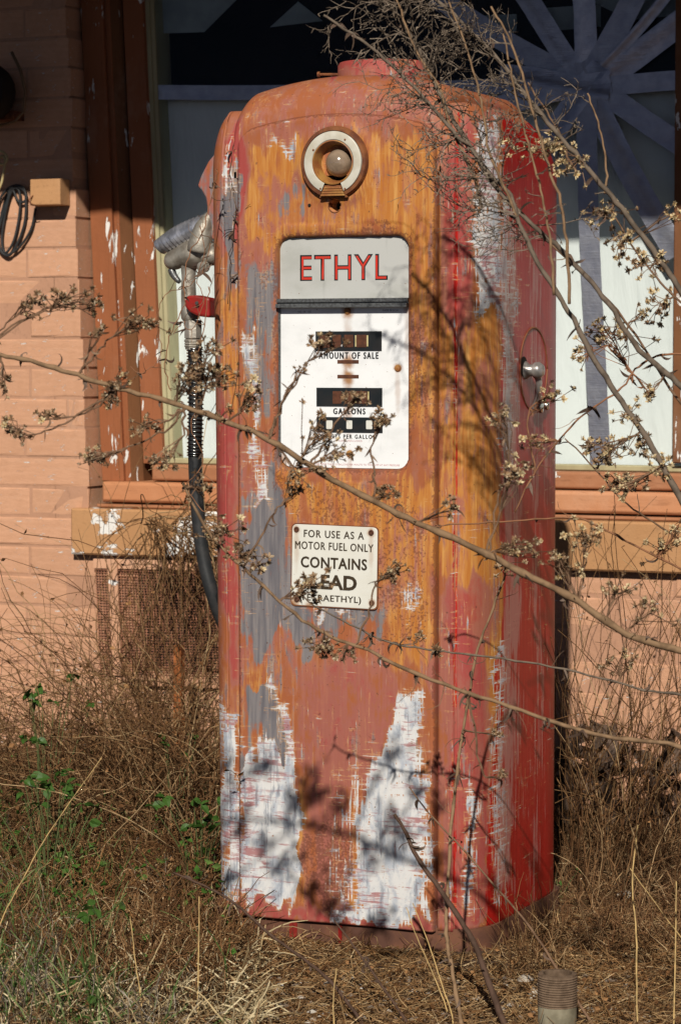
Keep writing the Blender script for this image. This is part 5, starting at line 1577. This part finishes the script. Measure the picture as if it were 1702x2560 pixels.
m_tan = randmat('brown_tangle', [(0, (.065, .030, .013)), (.45, (.16, .078, .033)), (.8, (.29, .165, .075)), (1, (.52, .37, .20))])
m_lit = randmat('pale_litter', [(0, (.07, .036, .017)), (.4, (.18, .10, .047)), (.8, (.33, .21, .105)), (1, (.62, .48, .28))])
m_br = randmat('brown_crumble', [(0, (.055, .026, .011)), (.5, (.17, .08, .031)), (1, (.36, .19, .08))])
m_gr = randmat('green_blades', [(0, (.05, .09, .02)), (.5, (.09, .15, .04)), (1, (.20, .24, .10))])
m_gl = randmat('green_leaf', [(0, (.035, .085, .012)), (.6, (.06, .14, .02)), (1, (.13, .19, .05))])

g = np.random.default_rng(5)
def rdir(n, zl, zh, seed):
    g = np.random.default_rng(seed); a = g.uniform(0, 2 * np.pi, n)
    return np.stack([np.cos(a), np.sin(a), g.uniform(zl, zh, n)], 1)
# litter over the whole ground in view
P0 = ground_pts(26000, -60, 1640, 1880, 2420, 21, lambda q, p: np.where(q[:, 0] < 540, 1.0, np.where(q[:, 1] > 2170, .75, .75)))
P0[:, 2] = g.uniform(-.008, .006, len(P0))
low_ = proj(P0)[:, 0] / S > 540
dd_ = rdir(len(P0), -.1, .7, 3); dd_[low_, 2] = g.uniform(-.2, .16, low_.sum())
strands('dry_grass_litter', P0, dd_, g.uniform(.015, .06, len(P0)), g.uniform(.0004, .0011, len(P0)), 5, .25, .06, m_lit, 2, label=None)
# loose straw in the lower left
P0 = ground_pts(2600, -60, 600, 2120, 2420, 22, lambda q, p: np.clip((q[:, 1] - 2080) / 250, .1, 1))
P0[:, 2] = g.uniform(.0, .02, len(P0))
strands('pale_straw', P0, rdir(len(P0), .0, 1.3, 4), g.uniform(.03, .10, len(P0)), g.uniform(.0006, .0019, len(P0)), 8, .20, .09,
        randmat('pale_straw_mat', [(0, (.30, .20, .10)), (.5, (.48, .37, .20)), (1, (.66, .56, .36))]), 2)
# brown crumbly seed heads, left mass
P0 = ground_pts(26000, -60, 545, 1800, 2400, 23)
P0[:, 2] = g.uniform(.0, .07, len(P0)) * np.clip((2420 - proj(P0)[:, 1] / S) / 300, .2, 1)
leaves('brown_crumbled_growth', P0, g.uniform(.003, .010, len(P0)), m_br, None, 6)
P0 = ground_pts(4500, 560, 1640, 1880, 2400, 24)
P0[:, 2] = g.uniform(.0, .012, len(P0))
leaves('leaf_litter', P0, g.uniform(.003, .012, len(P0)), m_br, None, 7)
# upright thin stems in the left mass
P0 = ground_pts(3600, -80, 560, 1760, 2260, 25)
d = rdir(len(P0), .6, 3.0, 8)
strands('dead_stems_left', P0, d, g.uniform(.05, .15, len(P0)), g.uniform(.0005, .0012, len(P0)), 9, .28, .03, m_tan, 3)
P0 = ground_pts(20000, -80, 545, 1780, 2420, 41, lambda q, p: np.where(q[:, 1] < 2280, 1, .6))
P0[:, 2] = g.uniform(0, 1, len(P0)) ** .7 * .075 * np.clip((2420 - proj(P0)[:, 1] / S) / 300, .25, 1)
strands('brown_matted_growth', P0, rdir(len(P0), -1, 1.2, 42), g.uniform(.015, .05, len(P0)), g.uniform(.0004, .0010, len(P0)), 6, .45, .02, randmat('matted_brown', [(0, (.035, .016, .007)), (.4, (.12, .055, .022)), (.75, (.26, .13, .052)), (.92, (.44, .28, .13)), (1, (.68, .53, .33))]), 2)
# tall curling tangle between the pump and the wall, left
def wallpts(n, x0, x1, d0, d1, seed):
    g = np.random.default_rng(seed); out = []
    while sum(map(len, out)) < n:
        px = g.uniform(x0, x1, n) * S; dd = g.uniform(d0, d1, n)
        p = np.array([tuple(at(a, 1280, b)) for a, b in zip(px, dd)]); p[:, 2] = 0
        ok = (p[:, 1] < WY - .04) & ~((np.abs(p[:, 0]) < .27) & (np.abs(p[:, 1]) < .23))
        out.append(p[ok])
    return np.concatenate(out)[:n]
P0 = wallpts(1500, -60, 520, 4.9, 6.0, 31)
hh = .15 + .20 * np.clip(((proj(P0)[:, 0] / S) - 50) / 400, 0, 1)
o, PP = strands('dead_vine_tangle_left', P0, rdir(len(P0), 1.0, 3.5, 9), g.uniform(.5, 1.25, len(P0)) * hh * 2.3, g.uniform(.0007, .0017, len(P0)), 18, .24, .05, m_tan, 3)
C = PP[:, 5:].reshape(-1, 3); C = C[g.uniform(0, 1, len(C)) < .12] + 0
leaves('tangle_leaf_scraps', C, g.uniform(.005, .014, len(C)), m_br, None, 10)
# clump in front of the vent, hanging from the top
P0 = np.array([tuple(hy(g.uniform(320, 480) * S, g.uniform(1190, 1230) * S, 1.0 + g.uniform(-.1, .08))) for _ in range(130)])
strands('dead_vine_on_vent', P0, np.stack([g.uniform(-.3, .9, 130), g.normal(0, .3, 130), g.uniform(-1, .5, 130)], 1), g.uniform(.15, .38, 130), g.uniform(.0008, .0018, 130), 12, .2, .16, m_tan, 3)
# right tangle
P0 = wallpts(230, 1290, 1680, 4.6, 5.45, 32)
o, PP = strands('dead_weed_tangle_right', P0, rdir(len(P0), 2.2, 6, 12), g.uniform(.25, .75, len(P0)), g.uniform(.0006, .0016, len(P0)), 14, .13, .02, m_tan, 3)
C = PP[:, 4:].reshape(-1, 3); C = C[g.uniform(0, 1, len(C)) < .30] + 0
leaves('right_leaf_scraps', C, g.uniform(.003, .009, len(C)), m_br, None, 13)
P0 = ground_pts(1900, 1290, 1640, 1900, 2200, 26)
o, PP = strands('short_weeds_right', P0, rdir(len(P0), .6, 3, 14), g.uniform(.03, .10, len(P0)), g.uniform(.0006, .0015, len(P0)), 8, .34, .03, randmat('russet_weed', [(0, (.08, .035, .016)), (.5, (.19, .095, .042)), (.85, (.30, .18, .09)), (1, (.5, .36, .2))]), 3)
# weeds at the foot of the pump
P0 = ground_pts(120, 1150, 1290, 2120, 2260, 27)
strands('sprigs_at_pump_foot', P0, rdir(len(P0), 1.5, 5, 15), g.uniform(.03, .13, len(P0)), g.uniform(.0005, .0010, len(P0)), 8, .15, .02, m_tan, 3)
# green grass, lower left and a few blades elsewhere
P0 = ground_pts(1300, -80, 520, 1780, 2420, 28, lambda q, p: np.where(q[:, 0] < 260, 1, .12) * np.where(q[:, 1] > 1980, 1, .5))
strands('green_grass', P0, rdir(len(P0), 1.2, 4, 16), g.uniform(.04, .15, len(P0)), g.uniform(.0008, .0019, len(P0)), 7, .16, .07, m_gr, 2)

P0 = ground_pts(4200, 560, 1640, 2060, 2420, 71)
d = rdir(len(P0), -.1, .35, 72)
strands('golden_twig_litter', P0, d, g.uniform(.02, .08, len(P0)), g.uniform(.0005, .0014, len(P0)), 7, .22, .05, randmat('golden_twigs', [(0, (.12, .055, .02)), (.5, (.28, .15, .06)), (1, (.52, .36, .18))]), 3)
gw = np.random.default_rng(91)      # the same dry growth thins out to both sides of the picture
P0 = np.stack([gw.normal(0, 1.35, 16000), gw.uniform(-1.7, 1.1, 16000), gw.uniform(0, .01, 16000)], 1)
q_ = proj(P0) / S
P0 = P0[((q_[:, 0] < -60) | (q_[:, 0] > 1640) | (q_[:, 1] > 2420) | (P0[:, 1] > .25)) & ~((np.abs(P0[:, 0]) < .27) & (np.abs(P0[:, 1]) < .23))]
strands('sparse_dry_grass', P0, rdir(len(P0), .1, 2.2, 92), gw.uniform(.03, .11, len(P0)), gw.uniform(.0006, .0014, len(P0)), 6, .24, .06, m_lit, 2)
# clumps of mixed dead growth with dark gaps between them
gc = np.random.default_rng(61)
mats = [m_tan, m_br, randmat('orange_brown_weed', [(0, (.12, .055, .02)), (.6, (.28, .13, .045)), (1, (.42, .24, .10))]),
        randmat('grey_weed', [(0, (.11, .085, .06)), (.7, (.26, .21, .16)), (1, (.46, .40, .32))]), m_gr]
acc = {i: [] for i in range(5)}
cp_ = ground_pts(150, -80, 535, 1760, 2420, 62)
for c_ in cp_:
    mi = gc.choice(5, p=[.34, .2, .2, .14, .12]); nn_ = int(gc.uniform(60, 150)); R_ = gc.uniform(.02, .05); H_ = gc.uniform(.04, .12)
    a = gc.normal(0, R_, (nn_, 2)); P = np.zeros((nn_, 3)); P[:, 0] = c_[0] + a[:, 0]; P[:, 1] = c_[1] + a[:, 1]
    D = np.stack([a[:, 0] / R_ * .6 + gc.normal(0, .5, nn_), a[:, 1] / R_ * .6 + gc.normal(0, .5, nn_), gc.uniform(.3, 2.2, nn_)], 1)
    acc[mi].append((P, D, gc.uniform(.5, 1.4, nn_) * H_))
for mi, lst in acc.items():
    if lst:
        P = np.concatenate([q[0] for q in lst]); D = np.concatenate([q[1] for q in lst]); Lc = np.concatenate([q[2] for q in lst])
        strands('weed_clumps', P, D, Lc, gc.uniform(.0006, .0017, len(P)), 8, .34, .05, mats[mi], 2 if mi == 4 else 3, seed=mi + 2)
# low green leaves scattered in the mass
P0 = ground_pts(1300, -80, 540, 1760, 2330, 63, lambda q, p: .15 + .85 * (np.sin(q[:, 0] * .021 + 1) * np.sin(q[:, 1] * .017) > .35))
P0[:, 2] = gc.uniform(.01, .10, len(P0)) * np.clip((2420 - proj(P0)[:, 1] / S) / 300, .25, 1)
leaves('low_green_leaves', P0, gc.uniform(.007, .021, len(P0)), m_gl, None, 64)

# gravel
P0 = ground_pts(650, 560, 1500, 2250, 2420, 29)
mb = MB(); rr = random.Random(3)
ico = [(0, 0, 1), (.9, 0, .3), (.28, .85, .3), (-.72, .53, .3), (-.72, -.53, .3), (.28, -.85, .3), (0, 0, -.4)]
icf = [(0, 1, 2), (0, 2, 3), (0, 3, 4), (0, 4, 5), (0, 5, 1), (1, 6, 2), (2, 6, 3), (3, 6, 4), (4, 6, 5), (5, 6, 1)]
for p in P0:
    s_ = rr.choice((.002, .003, .004, .007)) * rr.uniform(.7, 1.3)
    mb.add([(p[0] + a * s_ * rr.uniform(.7, 1.3), p[1] + b * s_ * rr.uniform(.7, 1.3), p[2] + c * s_ * .7 + .001) for a, b, c in ico], icf)
tag(mb.build('gravel', randmat('pale_gravel', [(0, (.12, .08, .055)), (.7, (.24, .18, .13)), (.9, (.5, .46, .4)), (1, (.66, .63, .58))])), kind='stuff')

# stones one can tell apart
def stone(px, py, w, label):
    p = hz(px * S, py * S, 0); r = w * S / 2 / F * (p - CAM).length
    mb = MB(); rr = random.Random(int(px))
    pr = [(r * max(.02, math.sin(math.radians(a))) * rr.uniform(.9, 1.1), -r * .6 * math.cos(math.radians(a))) for a in range(0, 181, 20)]
    mb.lathe((p.x, p.y, r * .3), (rr.uniform(-.2, .2), rr.uniform(-.2, .2), 1), pr, 11)
    mb.v = [(Vector(v) + Vector((rr.gauss(0, r * .06), rr.gauss(0, r * .06), rr.gauss(0, r * .05)))) for v in mb.v]
    tag(mb.build('stone', simple('pale_stone', (.50, .45, .38), (.30, .26, .21), 50, .9, .5), None, True), label, 'stone')
stone(1208, 2262, 34, 'larger pale stone just left of the pipe stub')
stone(1228, 2290, 26, 'pale stone touching the left foot of the pipe stub')
stone(1150, 2330, 26, 'pale stone in the bottom row of gravel left of the pipe stub')
stone(632, 2285, 22, 'small white stone in the dirt at the bottom, left of centre')
stone(1440, 2075, 46, 'half hidden grey stone in the weeds right of the pump')

# leafy green plants
def leafy(label, px, py, n, w, h, sz, depth=None, m=None):
    p = hz(px * S, py * S, 0) if depth is None else None
    if depth is not None:
        q = at(px * S, py * S, depth); p = Vector((q.x, q.y, 0)); z0 = q.z
    else: z0 = .03
    t = thing('leafy_weed', (p.x, p.y, 0), label, 'plant', 'small green leafy weeds')
    rr = random.Random(int(px * 7 + py))
    mb = MB(); me_l = MB(); v, f = [], []
    def leaf_mesh():
        b_ = MB()
        outl = [(0, 0), (.22, .30), (.55, .36), (.85, .2), (1.05, 0), (.85, -.2), (.55, -.36), (.22, -.30)]
        b_.add([(x, y, -.25 * x * x + .3 * abs(y)) for x, y in outl] + [(.5, 0, -.06)], [(i, (i + 1) % 8, 8) for i in range(8)])
        return b_.mesh('leaf_mesh')
    lm = leaf_mesh(); lm.materials.append(m or M['gleaf'])
    for k in range(n):
        hx_ = rr.gauss(0, w); hy_ = rr.gauss(0, w); hz_ = max(.01, z0 + rr.uniform(-h, h))
        top = Vector((p.x + hx_, p.y + hy_, hz_))
        mid = Vector((p.x + hx_ * .5, p.y + hy_ * .5, hz_ * .6))
        mb.tube([(p.x, p.y, 0), mid, top], [.0012, .0010, .0007], 4)
        for q in range(3):
            o = bpy.data.objects.new('leaf', lm); COL.objects.link(o); o.parent = t
            o.location = top - Vector((p.x, p.y, 0)); s_ = sz * rr.uniform(.5, .95); o.scale = (s_, s_, s_)
            o.rotation_euler = (rr.gauss(.6, .5), rr.gauss(.1, .4), rr.uniform(-3.1, 3.1))
    mb.build('stem', M['gstem'], t)
M['gleaf'] = simple('green_leaf_surface', (.030, .080, .012), (.055, .115, .02), 30, .5, .1)
M['gstem'] = simple('green_stem', (.10, .12, .04), None, 30, .7, 0)
leafy('green leaves among the tangle under the vent, highest on the left', 110, 1590, 9, .03, .03, .024, 5.2)
leafy('green leafy weed close to the left side of the pump, beside the white paint', 462, 1875, 13, .035, .03, .026, 4.75)
leafy('green leaves at mid left among the brown stems', 110, 1830, 12, .05, .03, .024, 4.6)
leafy('three bright leaves in the tangle at the left edge', 88, 1705, 3, .012, .01, .024, 5.0)
leafy('leafy weed low on the left with pale stems', 222, 2110, 5, .03, .012, .022, 4.05)
leafy('small dark green leaves at the bottom left', 140, 2270, 8, .05, .015, .018, 3.9)
leafy('tiny green sprig by the rear right foot of the pump', 1292, 2025, 5, .015, .02, .012, 4.75)
leafy('lone dark green leaves left of centre in the tangle', 130, 1790, 5, .03, .03, .026, 4.9)
leafy('green leaves low between the pump and the stake', 400, 1720, 5, .03, .02, .018, 5.1)
# shrivelled climbing leaves at right
t = thing('withered_climber', tuple(hz(1430 * S, 1990 * S)), 'withered climber with grey curled leaves on the brick, right of the pump', 'plant')
mb = MB(); sb_ = MB(); rr = random.Random(8)
for k in range(7):
    P_ = [hy((1290 + 40 * k + rr.gauss(0, 14)) * S, y * S, .92 + rr.uniform(-.1, .1)) for y in (2000, 1900, 1800, 1690 + rr.uniform(-40, 60))]
    Q_ = crooked(spline(P_, 5), .004); sb_.tube(Q_, .0015, 4)
    for q in Q_:
        for _ in range(2):
            curl(mb, q, (rr.gauss(0, 1), rr.gauss(0, .6), -.6), rr.uniform(.03, .07), rr.uniform(.006, .014), rr)
sb_.build('stem', M['darkstem'], t)
mb.build('withered_leaves', M['dryleaf'], t)['kind'] = 'stuff'
# dark hanging leaves on the right of the pump seam
for px in ():
    pass
